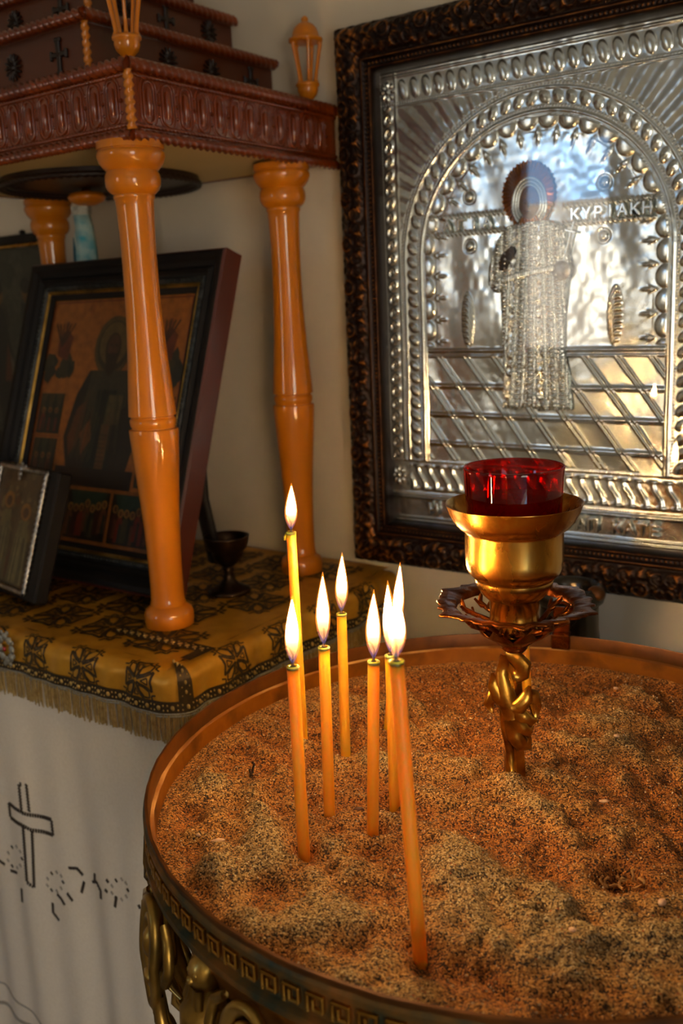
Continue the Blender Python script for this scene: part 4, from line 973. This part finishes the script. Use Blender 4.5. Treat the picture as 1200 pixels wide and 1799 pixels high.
mb.box((pc[0] - FC - .004, 1.1815 - Dw, pc[2] - S0.z - .01), (.0025, .003, .060), Matrix.Rotation(.28, 3, 'Y'), bev=.001); mb.box((pc[0] - FC - .0005, 1.181 - Dw, pc[2] - S0.z + .006), (.016, .003, .0028), Matrix.Rotation(.28, 3, 'Y'), bev=.001)
mb.build('hand_cross', M['silver'], saint, smooth=False)
# raised letters
def letters(txt, xs_, z, hgt, parent):
    for ch, x in zip(txt, xs_):
        if ch == ' ': continue
        cu = bpy.data.curves.new('letter', 'FONT'); cu.body = ch; cu.size = hgt * 1.38; cu.extrude = .0012; cu.bevel_depth = .0012; cu.bevel_resolution = 2; cu.align_x = 'CENTER'
        t = bpy.data.objects.new('tmp', cu); COL.objects.link(t)
        dg_ = bpy.context.evaluated_depsgraph_get(); me = bpy.data.meshes.new_from_object(t.evaluated_get(dg_)); bpy.data.objects.remove(t)
        me.materials.clear(); me.materials.append(M['silver'])
        o = bpy.data.objects.new('letter', me); COL.objects.link(o); o.parent = parent
        o.rotation_euler = (PI / 2, 0, 0); o.location = (x, SY - Dw - .0055, z - S0.z)
letters('\u039a\u03a5\u03a1\u0399\u0391\u039a\u0397', [.052 + .0150 * k for k in range(7)], 1.3905, .0135, silver)
letters('\u0391\u0393\u0399\u0391', [-.128 + .020 * k for k in range(4)], 1.3905, .0135, silver)
letters('H A\u03a0\u0391 ME B\u0395\u0398\u0395\u03a1\u0391\u03a0 KATE', [-.160 + .0160 * k for k in range(22)], .9965, .0165, silver)
# glass
pane = MB().box((0, 1.1755 - Dw, FH / 2), (2 * SW + .004, .0015, FH - 2 * BW_ + .004)).build('glass_pane', M['pane'], silver, smooth=False)

# ================================================================== SAND STAND
C0 = Vector((-0.3165, 0.6687, 0)); ZR = 0.9328; RR = .300
stand = empty('sand_stand', tuple(C0), 'round brass church stand with pierced scrollwork sides holding sand', 'candle stand')
NA = 160
rim = MB().lathe([(.2975, ZR - .012), (.3000, ZR - .006), (.3000, ZR - .0005), (.2995, ZR), (.2975, ZR + .0003), (.2970, ZR - .0008), (.2966, ZR - .0145)], n=NA, cap=False, wob=lambda a, z: 1 + .0006 * math.sin(a * 31) + .0006 * math.sin(a * 83 + z * 900)).build('rim', M['rim_dark'], stand); smooth_angle(rim, 30)
MB().lathe([(.2970, ZR - .0145), (.2945, ZR - .0148), (.2936, ZR - .0158)], n=NA, cap=False, wob=lambda a, z: 1 + .0012 * math.sin(a * 23) + .0008 * math.sin(a * 57)).build('wax_ledge', M['wax_ledge'], stand)
MB().lathe([(.2938, ZR - .0155), (.2930, ZR - .05), (.2850, .86), (.05, .85)], n=NA, cap=False).build('inner_pan', M['copper_rim'], stand)
kb = MB().lathe([(.2995, ZR - .003), (.3015, ZR - .006), (.3015, ZR - .009), (.2990, ZR - .011), (.2990, ZR - .028), (.3030, ZR - .030), (.3030, ZR - .035), (.2985, ZR - .038), (.290, ZR - .040)], n=NA, cap=False).build('key_band', M['green_brass'], stand); smooth_angle(kb, 30)
# greek key pieces, one of them about 18 px wide
km = MB()
for (x, z, w_, h_) in ((0, .0055, .0125, .0022), (-.0052, 0, .0022, .013), (.0052, .001, .0022, .0095), (.0018, -.0038, .008, .0022), (-.0014, -.0005, .0020, .0068)): km.box((x, 0, z), (w_, .0042, h_), bev=.0006)
k0 = None; nk = 112
for k in range(nk):
    a = 2 * PI * k / nk; loc = (.2995 * math.cos(a), .2995 * math.sin(a), ZR - .0195); rot = (0, 0, a + PI / 2)
    if k0 is None: k0 = km.build('key_piece', M['cast_brass'], kb, smooth=False); k0.location = loc; k0.rotation_euler = rot
    else: copy_obj(k0, kb, loc, rot)
# pierced scrollwork: looped ribbons, busts and leaves, in the plane x (along), z, y<0 outward
def Rz_(z):                      # outer radius of the openwork at height z
    return np.interp(z, [.70, .745, .79, .84, .89], [.270, .290, .3035, .3050, .2985])
def wrap_pt(a, s, y, z): 
    r = Rz_(z) + y; return (r * math.cos(a + s / .30), r * math.sin(a + s / .30), z)
def loopmesh():
    mb = MB()
    for sg, (wa, z0_, z1_, rr_) in ((1, (.022, .806, .884, .0042)), (1, (.0135, .822, .872, .0032))):
        pts = [wrap_pt(0, wa * math.cos(t) * (.72 + .28 * math.sin(t)), .004, (z0_ + z1_) / 2 + (z1_ - z0_) / 2 * math.sin(t)) for t in np.linspace(0, 2 * PI, 36, endpoint=False)]
        mb.tube(pts, (rr_), n=8, closed=True, flat=1.5)
    for sg in (-1, 1):
        mb.tube([wrap_pt(0, sg * s, .003, z) for s, z in ((.006, .812), (.012, .795), (.022, .775), (.032, .760), (.034, .745), (.026, .738), (.020, .746), (.024, .756))], [.0045, .0045, .005, .0055, .005, .004, .004, .003], n=8)
        mb.tube([wrap_pt(0, sg * s, .002, z) for s, z in ((.024, .880), (.034, .872), (.038, .855), (.033, .842), (.027, .848))], [.003, .004, .004, .004, .003], n=7)
    c = wrap_pt(0, 0, .002, .853); mb.ball(c, .0105, 12, sc=(.8, .8, 1.35))
    c = wrap_pt(0, 0, .002, .828); mb.ball(c, .0085, 10, sc=(1, 1.2, .7))
    mb.tube([wrap_pt(0, s, .001, z) for s, z in ((0, .822), (.001, .79), (0, .76), (0, .73))], [.004, .006, .007, .004], n=8)
    return mb
def bustmesh():
    mb = MB(); c = lambda s, y, z: wrap_pt(0, s, y - .017, z)
    mb.ball(c(0, .006, .872), .0125, 14, sc=(1, 1, 1.15)); mb.tube([c(-.014, .004, .886), c(0, .010, .888), c(.014, .004, .886)], [.004, .0055, .004], n=8)
    mb.ball(c(0, .017, .870), .0035, 8); mb.ball(c(-.0045, .016, .875), .0022, 6); mb.ball(c(.0045, .016, .875), .0022, 6)
    for k in range(5): mb.tube([c((k - 2) * .003, .014, .864), c((k - 2) * .0045, .015, .854), c((k - 2) * .003, .011, .846)], [.003, .0032, .0015], n=6)
    mb.tube([c(0, .004, .862), c(0, .006, .845), c(0, .008, .828), c(0, .006, .805), c(0, .003, .775), c(0, .001, .740)], [.009, .0165, .015, .011, .009, .006], n=12)
    for sg in (-1, 1):
        mb.tube([c(sg * .012, .004, .845), c(sg * .024, .004, .838), c(sg * .030, .003, .822), c(sg * .024, .003, .808), c(sg * .014, .004, .800)], [.006, .0065, .0055, .005, .004], n=8)
        for k in range(3): mb.tube([c(sg * .006, .006, .815 - k * .02), c(sg * .016, .009, .806 - k * .02), c(sg * .022, .004, .792 - k * .02)], [.003, .0055, .002], n=7)
    mb.tube([c(-.011, .012, .833), c(0, .019, .830), c(.011, .012, .833)], .0022, n=6); mb.tube([c(-.009, .01, .812), c(0, .016, .809), c(.009, .01, .812)], .0020, n=6)
    return mb
NS = 14
lo = bo = None
for k in range(NS):
    a = 2 * PI * (k + .25) / NS
    if lo is None: lo = loopmesh().build('scroll_loop', M['old_brass'], stand); lo.rotation_euler = (0, 0, a); lo.location = (0, 0, .005)
    else: copy_obj(lo, stand, loc=(0, 0, .005), rot=(0, 0, a))
    a += PI / NS
    if bo is None: bo = bustmesh().build('cast_bust', M['old_brass'], stand); bo.rotation_euler = (0, 0, a)
    else: copy_obj(bo, stand, rot=(0, 0, a))
lr = MB().tube([(Rz_(.790) * math.cos(a), Rz_(.790) * math.sin(a), .790) for a in np.linspace(0, 2 * PI, 300, endpoint=False)], .0045, n=8, closed=True, lobes=(.6, .25)).build('lower_rope_ring', M['old_brass'], stand)
br = MB().lathe([(.275, .722), (.286, .728), (.288, .738), (.280, .742), (.262, .736), (.262, .722)], n=NA, cap=False).build('bottom_ring', M['old_brass'], stand)
MB().lathe([(.275, .722), (.20, .690), (.10, .665), (.06, .62), (.045, .55), (.040, .30), (.055, .20), (.10, .10), (.17, .05), (.19, .02), (.19, .001)], n=48).build('pedestal', M['old_brass'], stand)
# bracket with a screw at the back of the rim
bp_ = at(985, 1118, Z=ZR); ang = math.atan2(bp_[1] - C0.y, bp_[0] - C0.x)
bk = bpy.data.objects.new('bracket', None); COL.objects.link(bk); bk.parent = stand; bk.rotation_euler = (0, 0, ang); bk.empty_display_size = .01
mb = MB(); mb.box((.2950, 0, ZR - .006), (.003, .020, .018), bev=.001); mb.box((.297, 0, ZR + .002), (.018, .020, .003), bev=.001); mb.box((.302, 0, ZR + .017), (.003, .018, .030), bev=.001)
pts = [(.3015, .009 * math.cos(t), ZR + .030 + .007 * math.sin(t)) for t in np.linspace(0, PI, 9)]
mb.tube(pts, .0018, n=6); mb.build('bracket_plate', M['dark_brass'], bk, smooth=False)
mb = MB().lathe([(.0055, 0), (.0055, .002), (.004, .0032), (.001, .0034)], n=16); mb.v = [(.3000 - z, y, ZR + .019 + x) for x, y, z in mb.v]; mb.build('screw', M['gun_metal'], bk)

# sand
ZS = .9025
TIPS = {}
cand = dict(A=((532, 1290), (511.5, 936), (512, 849)), B=((534, 1495), (514.5, 1172), (513, 1046)), C=((579, 1427), (569, 1138), (567, 1005)), D=((607, 1315), (600, 1079), (601, 971)),
            E=((655, 1457), (656.5, 1163), (657, 1036)), F=((684, 1262), (696, 1108), (703, 988)), G=((693, 1397), (686, 1152), (681, 1020)), H=((737, 1668), (696.5, 1163), (698, 1042)), I=((927, 1227), (920, 1100), None))
bases = {k: at(*v[0], Z=ZS) for k, v in cand.items()}
lampb = at(905, 1358, Z=ZS)
bumps = []
for (px, py, rad, hh) in ((430, 1390, .05, .006), (350, 1400, .03, .004), (440, 1510, .045, .007), (600, 1530, .03, .006), (640, 1600, .05, .005), (560, 1640, .05, .006), (800, 1520, .05, .006), (860, 1560, .04, .005), (980, 1620, .05, .006), (760, 1420, .04, .004),
                          (930, 1420, .06, .004), (1060, 1640, .05, .006), (1090, 1330, .06, .005), (700, 1720, .05, .004), (470, 1590, .04, .005), (900, 1690, .06, .005)):
    p = at(px, py, Z=ZS); bumps.append((p[0], p[1], rad, hh))
for (px, py, rad, hh) in ((1085, 1535, .019, -.022), (1050, 1475, .012, -.007), (955, 1618, .009, -.009), (583, 1530, .007, -.008), (700, 1560, .03, -.005), (450, 1365, .008, -.004), (545, 1560, .03, -.004), (735, 1690, .014, -.006), (860, 1470, .04, -.004), (1150, 1420, .04, -.004)):
    p = at(px, py, Z=ZS); bumps.append((p[0], p[1], rad, hh))
def sand_z(x, y):
    h = ZS - .003 + .0100 * vnoise(x * 20 + 3, y * 20, 31) + .0110 * vnoise(x * 40, y * 40, 32) + .0060 * vnoise(x * 105, y * 105, 33) + .0022 * vnoise(x * 330, y * 330, 34)
    h = h + .0018 * np.sin((x * .55 + y) * 150 + 2.5 * np.sin(x * 26) + 1.6 * np.sin(y * 31 + x * 12))
    for (a, b_, r, hh) in bumps: h = h + hh * np.exp(-((x - a) ** 2 + (y - b_) ** 2) / (r * r) * 1.4)
    for k, p in bases.items():
        d = np.hypot(x - p[0], y - p[1]); h = h - .004 * np.exp(-(d / .012) ** 2) + .0022 * np.exp(-((d - .017) / .007) ** 2)
    R = np.hypot(x - C0.x, y - C0.y); e = np.clip((R - .268) / .025, 0, 1); h = h * (1 - e) + (ZS - .001 + .0015 * vnoise(x * 60, y * 60, 9)) * e
    return h
rad = np.concatenate([[0.0004], np.linspace(.0022, .2932, 174)]); an = np.linspace(0, 2 * PI, 620, endpoint=False)
RRg, AA = np.meshgrid(rad, an, indexing='ij'); X, Y = C0.x + RRg * np.cos(AA), C0.y + RRg * np.sin(AA); Zs = sand_z(X, Y)
Pg = np.stack([X - C0.x, Y - C0.y, Zs - ZS], -1)
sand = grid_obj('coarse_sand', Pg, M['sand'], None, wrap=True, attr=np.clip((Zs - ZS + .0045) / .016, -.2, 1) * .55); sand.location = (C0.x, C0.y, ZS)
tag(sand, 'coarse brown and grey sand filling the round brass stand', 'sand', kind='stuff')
# loose larger grains lying on it
gm = [pbr('grain', srgb(*c), rough=.6, scale=50) for c in ((236, 206, 160), (60, 42, 30), (176, 96, 44), (206, 190, 166), (120, 84, 52))]
mb = MB()
for _ in range(7000):
    r_, a = .290 * math.sqrt(random.random()), random.uniform(0, 2 * PI); mb.v.append((r_ * math.cos(a), r_ * math.sin(a), 0))
G_ = np.array(mb.v); gz = sand_z(G_[:, 0] + C0.x, G_[:, 1] + C0.y) - ZS; mb = MB()
for (x, y, _), z in zip(G_, gz):
    r_ = random.uniform(.0005, .0010); t = random.uniform(0, 6)
    vs_ = [(x + r_ * math.cos(t + k * PI / 2) * random.uniform(.7, 1.2), y + r_ * math.sin(t + k * PI / 2) * random.uniform(.7, 1.2), z + r_ * .4) for k in range(4)] + [(x, y, z + r_ * 1.2), (x, y, z - r_ * .5)]
    mb.add(vs_, [(k, (k + 1) % 4, 4) for k in range(4)] + [((k + 1) % 4, k, 5) for k in range(4)], random.choice((0, 1, 1, 2, 3, 4)))
go = mb.build('loose_grains', None, sand, smooth=False, mats=gm); go['kind'] = 'stuff'
def sz(x, y): return float(sand_z(np.array([x]), np.array([y]))[0])
def bit(name, px, py, mat, label, cat, sc, rz=0):
    p = at(px, py, Z=ZS); z = sz(p[0], p[1]); mb = MB().ball((0, 0, 0), 1, 10)
    mb.v = [(v[0] * sc[0] * (1 + .15 * math.sin(v[1] * 5)), v[1] * sc[1], v[2] * sc[2] + .1 * sc[2] * math.sin(v[0] * 4)) for v in mb.v]
    o = mb.build(name, mat, None, loc=(p[0], p[1], z + sc[2] * .5)); o.rotation_euler = (0, 0, rz); tag(o, label, cat)
bit('pale_stone', 349, 1475, M['pebble'], 'tiny whitish stone in the sand near the left edge of the stand', 'stone', (.0022, .0016, .0013))
bit('pale_stone', 383, 1479, M['pebble'], 'long pinkish chip of stone lying on the sand at left', 'stone', (.0058, .0022, .0015), .75)
bit('brown_stone', 630, 1421, M['brown_pebble'], 'dark red-brown oval stone between two candle feet', 'stone', (.0050, .0030, .0022), .6)
bit('pale_stone', 1163, 1598, M['pebble'], 'pale rounded pebble on the sand near the right picture edge', 'stone', (.0028, .0035, .0022))
bit('pale_stone', 1062, 1398, M['pebble'], 'flat pale chip on the sand right of the oil lamp foot', 'stone', (.0045, .0024, .0014), .5)
bit('pale_stone', 1006, 1664, M['pebble'], 'small peach-coloured stone on the sand near the front', 'stone', (.0028, .0020, .0014))
bit('pale_stone', 1082, 1210, M['pebble'], 'little pale chip on the sand by the rear rim', 'stone', (.0028, .0020, .0014))
bit('pale_stone', 1083, 1308, M['pebble'], 'small pale speck-like stone behind the flat pale chip', 'stone', (.0028, .0020, .0014))
def wickbit(px, py, label, n_, sp, mat='wick_pale', r=.0007, lift=0):
    p = at(px, py, Z=ZS); z = sz(p[0], p[1]); mb = MB()
    for k in range(n_):
        c = Vector((random.uniform(-sp, sp), random.uniform(-sp, sp), .003)); pts = []
        for i in range(7): c = c + Vector((random.uniform(-sp, sp) * .6, random.uniform(-sp, sp) * .6, random.uniform(-.003, .0045))); c.z = max(c.z, .0012); pts.append(tuple(c))
        mb.tube(pts, r, n=6)
    tag(mb.build('burnt_wick', M[mat], None, loc=(p[0], p[1], z + lift)), label, 'wick')
wickbit(1088, 1532, 'tangle of burnt wick threads in the dark hollow of the sand', 5, .0085, r=.0010, lift=.010)
wickbit(953, 1612, 'single loop of burnt wick in a small pit at the front', 1, .006, r=.0008)
wickbit(585, 1527, 'pale curl of wick beside the front left candle foot', 1, .005, r=.0012)
wickbit(450, 1363, 'black crumb of charred wick left of the candles', 2, .003, 'wick', .001)

# ================================================================== CANDLES
labels = dict(A='tallest lit taper, leaning at the back left of the group', B='lit taper at the front left of the candle group', C='lit taper second from the front left, with a tall narrow flame',
              D='short-looking lit taper behind the middle of the group', E='upright lit taper in the middle right of the group', F='lit taper farthest back on the right, mostly behind the leaning one',
              G='lit taper just behind the long leaning front taper', H='long leaning lit taper standing nearest the front', I='unlit orange taper standing behind the leafy lamp stem')
RC = .00455
for key, (bpx, tpx, fpx) in cand.items():
    B = bases[key]; T = above(B, *tpx); zb = sz(B[0], B[1]) - .012
    d = (T - B) / (T[2] - B[2]); B = B + d * (zb - B[2])
    L = float(np.linalg.norm(T - B)); loc = tuple(B)
    c = empty('taper_candle', loc, labels[key], 'candle', 'beeswax tapers stuck in the sand')
    ax = Vector((T - B)).normalized()
    mb = MB(); n_ = 22; pts = [ax * (L * k / n_) for k in range(n_ + 1)]; mb.tube(pts, [RC * (1.02 - .05 * k / n_ + .008 * math.sin(k * 1.7)) for k in range(n_)] + [RC * .99], n=22)
    tip = ax * L
    mb.tube([tip - ax * .0015, tip - ax * .0005, tip + ax * .0004, tip + ax * .0010], [RC * .97, RC * 1.05, RC * 1.03, RC * .7], n=22)
    mb.build('wax_stick', M['wax'], c)
    if key == 'A': MB().tube([tip + Vector((-.0035, -.002, -.0005)), tip + Vector((-.0052, -.003, -.004)), tip + Vector((-.0048, -.003, -.007))], [.0010, .0016, .0012], n=8).build('wax_drip', M['wax'], c)
    lit = fpx is not None
    curl = {'A': -1, 'B': -1, 'D': -1, 'E': -1, 'F': 1}.get(key, 0)
    wr = Vector(ROT[0])
    if lit:
        mb = MB().tube([tip, tip + ax * .004, tip + ax * .009 + wr * .0006, tip + ax * .014 + wr * (.0014 * (curl or .4)), tip + ax * .016 + wr * (.0042 * curl + .0004)], [.0015, .0008, .0007, .0008, .0009], n=7)
        mb.build('wick', M['wick'], c)
        F = Vector(tuple(above(bases[key], *fpx))) - Vector(loc)
        f0_ = tip + ax * .0028; fl_len = (F - f0_).length
        prof = [(0, .10), (.05, .34), (.12, .62), (.20, .84), (.30, .98), (.40, 1.0), (.50, .93), (.60, .80), (.70, .64), (.80, .45), (.88, .28), (.95, .13), (1.0, .02)]
        def fshape(sc, z0_, z1_):
            mid = (f0_ + F) / 2 + wr * (.0010 * random.uniform(-1, 1))
            pts = []
            for t, _ in prof:
                q = z0_ + (z1_ - z0_) * t; pts.append(f0_ * (1 - q) ** 2 + mid * 2 * q * (1 - q) + F * q * q)
            return MB().tube(pts, [.0057 * sc * r for _, r in prof], n=18)
        fo = fshape(1.0, 0, 1).build('flame', M['flame_edge'], c); fshape(.80, .05, .93).build('flame_core', M['flame_core'], fo)

# ================================================================== OIL LAMP
lamp = empty('oil_lamp', tuple(lampb), 'brass oil lamp with red glass cup on a leafy stem stuck in the sand', 'oil lamp')
la = Vector((0, 0, 0))
def H_(z): return z - ZS
MB().lathe([(.0205, H_(1.030)), (.0200, H_(1.045)), (.0205, H_(1.0585)), (.0230, H_(1.0600)), (.0270, H_(1.0640)), (.0305, H_(1.0700)), (.0320, H_(1.0755)), (.0318, H_(1.0765)), (.0330, H_(1.0775)), (.0370, H_(1.0815)), (.0390, H_(1.0870)), (.0396, H_(1.0940)), (.0396, H_(1.1150)), (.0400, H_(1.1165)),
            (.0440, H_(1.1190)), (.0490, H_(1.1250)), (.0525, H_(1.1320)), (.0548, H_(1.1385)), (.0552, H_(1.1392)), (.0540, H_(1.1390)), (.0510, H_(1.1320)), (.0470, H_(1.1260)), (.0400, H_(1.1200)), (.0375, H_(1.1150)), (.0370, H_(1.0950))], n=64, cap=False).build('brass_cup', M['brass'], lamp)
MB().lathe([(.0380, H_(1.1190)), (.0370, H_(1.1190)), (.0372, H_(1.1192)), (.0385, H_(1.1400)), (.0400, H_(1.1660)), (.0404, H_(1.1680)), (.0396, H_(1.1688)), (.0385, H_(1.1670)), (.0368, H_(1.1400)), (.0350, H_(1.1215)), (.002, H_(1.1205))], n=64, cap=False).build('red_glass_cup', M['red_glass'], lamp)
dish = bpy.data.objects.new('drip_dish', None); COL.objects.link(dish); dish.parent = lamp; dish.empty_display_size = .01
mb = MB(); nD = 160
def wv(a, z): return 1 + (.10 * max(0, math.cos(a * 6)) ** 3 + .025 * math.sin(a * 23) + .015 * math.sin(a * 41)) * (1 if z > H_(1.0535) else .15)
mb.lathe([(.0475, H_(1.0490)), (.0480, H_(1.0530)), (.0500, H_(1.0545)), (.0550, H_(1.0555)), (.0620, H_(1.0560)), (.0625, H_(1.0545)), (.0560, H_(1.0520)), (.0500, H_(1.0500)), (.0475, H_(1.0490))], n=nD, cap=False, wob=wv).build('dish_rim', M['dark_brass'], dish)
for k in range(12):
    a = 2 * PI * k / 12
    mb = MB(); q = lambda r, z, t=0: (r * math.cos(a + t), r * math.sin(a + t), H_(z))
    mb.tube([q(.0500, 1.0515), q(.0440, 1.0440, .12), q(.0340, 1.0390, .05), q(.0240, 1.0345, -.12), q(.0170, 1.0310)], [.0018, .0024, .0022, .0026, .002], n=7)
    mb.tube([q(.0460, 1.0480, .22), q(.0400, 1.0420, .16), q(.0370, 1.0410, .05), q(.0400, 1.0440, -.05)], [.0012, .0018, .0018, .001], n=6)
    mb.build('scroll_rib', M['dark_brass'], dish)
for k in range(8):
    a = 2 * PI * k / 8; mb = MB(); q = lambda r, z: (r * math.cos(a), r * math.sin(a), H_(z))
    mb.tube([q(.008, 1.0180), q(.0170, 1.0250), q(.0270, 1.0310), q(.0330, 1.0390)], [(.002, .004), (.002, .0085), (.002, .0095), (.001, .003)], n=8)
    mb.build('dish_leaf', M['dark_brass'], dish)
MB().lathe([(.0075, H_(1.012)), (.0110, H_(1.016)), (.0080, H_(1.020)), (.0150, H_(1.026)), (.0205, H_(1.033)), (.0200, H_(1.036))], n=24).build('hub', M['dark_brass'], dish)
# stem: faceted tapering bar, wrapped by leaves
e1, e2 = Vector(ROT[0]), Vector((ROT[2][0], ROT[2][1], 0)).normalized(); e1.z = 0; e1.normalize()
tp = Vector(tuple(above(lampb, 899, 1122))) - Vector(tuple(lampb)); 
def SP(s, x, y=0): return Vector((0, 0, -.012)) * (1 - s) + (Vector((tp.x, tp.y, H_(1.019)))) * s + e1 * x - e2 * y
mb = MB().tube([SP(s, 0) for s in (0, .12, .25, .4, .55, .7, .85, 1.0)], [(.0088, .0098), (.0086, .0096), (.0080, .0088), (.0078, .0080), (.0080, .0080), (.0085, .0080), (.0080, .0080), (.0070, .0070)], n=6, up=tuple(e2))
so_ = mb.build('stem', M['cast_brass'], lamp); smooth_angle(so_, 35)
def leafm(pts, rr):
    """pts: (x, y, outward mm) with x, y as seen from the front in px of 0.47 mm, y measured on the 247 px tall stem"""
    P_ = [SP((1362 - y) / 247, (x - 903) * .00052, o * .001) for x, y, o in pts]
    return MB().tube(P_, [(a * .0012, b_ * .0014) for a, b_ in rr], n=10, up=tuple(e2)).build('stem_leaf', M['cast_brass'], lamp)
leafm([(893, 1128, 3), (906, 1134, 8), (917, 1146, 10), (916, 1160, 9), (903, 1168, 8)], [(2, 3), (3, 5), (3.2, 5.5), (3, 4.5), (2, 4)])
leafm([(890, 1130, 4), (884, 1160, 6), (889, 1195, 8), (897, 1225, 9), (904, 1256, 8)], [(2, 2.5), (3, 4), (4, 6), (4, 6), (2, 3)])
leafm([(890, 1208, 7), (878, 1196, 8), (870, 1178, 7), (869, 1158, 6)], [(3.5, 5), (3, 5), (2, 3.8), (.6, .8)])
leafm([(884, 1200, 5), (868, 1198, 6), (862, 1212, 4), (867, 1228, 3)], [(3, 4), (2.6, 4), (2, 3.4), (.6, 1)])
leafm([(892, 1218, 9), (908, 1214, 12), (920, 1198, 12), (927, 1180, 10)], [(3, 4), (3.5, 5), (3, 4.4), (.7, 1)])
leafm([(922, 1190, 10), (931, 1196, 9), (936, 1218, 8), (937, 1240, 6)], [(2, 3), (2.6, 4.5), (2.4, 4), (.8, 1.2)])
leafm([(898, 1222, 9), (914, 1230, 12), (928, 1242, 10), (939, 1240, 7)], [(3, 4), (3.4, 4.6), (2.6, 3.6), (.8, 1)])
leafm([(898, 1236, 9), (912, 1248, 12), (924, 1260, 10), (931, 1254, 7)], [(3, 4), (3.4, 4.6), (2.6, 3.4), (.8, 1)])
leafm([(894, 1236, 9), (900, 1262, 11), (912, 1280, 11), (922, 1284, 9), (926, 1268, 7)], [(3, 4), (3.6, 5.4), (3.4, 5), (2.4, 3.4), (.8, 1)])
leafm([(886, 1216, 6), (888, 1250, 7), (893, 1290, 7), (897, 1330, 8)], [(2.4, 3), (2.6, 3.4), (2, 2.6), (.6, 1)])

# ================================================================== DARK METAL POT BEHIND
pb = at(1000, 1040, Y=1.065)
pot = empty('metal_canister', (pb[0], 1.065, 0), 'tall dark steel canister with rolled lip standing behind the stand', 'canister')
zt_ = pb[2]
MB().lathe([(.046, .001), (.046, .3), (.043, .6), (.040, zt_ - .075), (.0355, zt_ - .045), (.0350, zt_ - .018), (.037, zt_ - .010)], n=40).build('body', M['gun_metal'], pot)
MB().lathe([(.036, zt_ - .014), (.041, zt_ - .010), (.0430, zt_ - .002), (.0415, zt_ + .006), (.036, zt_ + .010), (.029, zt_ + .008), (.026, zt_ + .002), (.026, zt_ - .03), (.01, zt_ - .031)], n=48, cap=False).build('rolled_lip', M['gun_metal'], pot)
MB().ball((.036, -.006, zt_ + .004), .011, 12, sc=(1, 1, .9)).build('rust_blob', M['rim_dark'], pot)
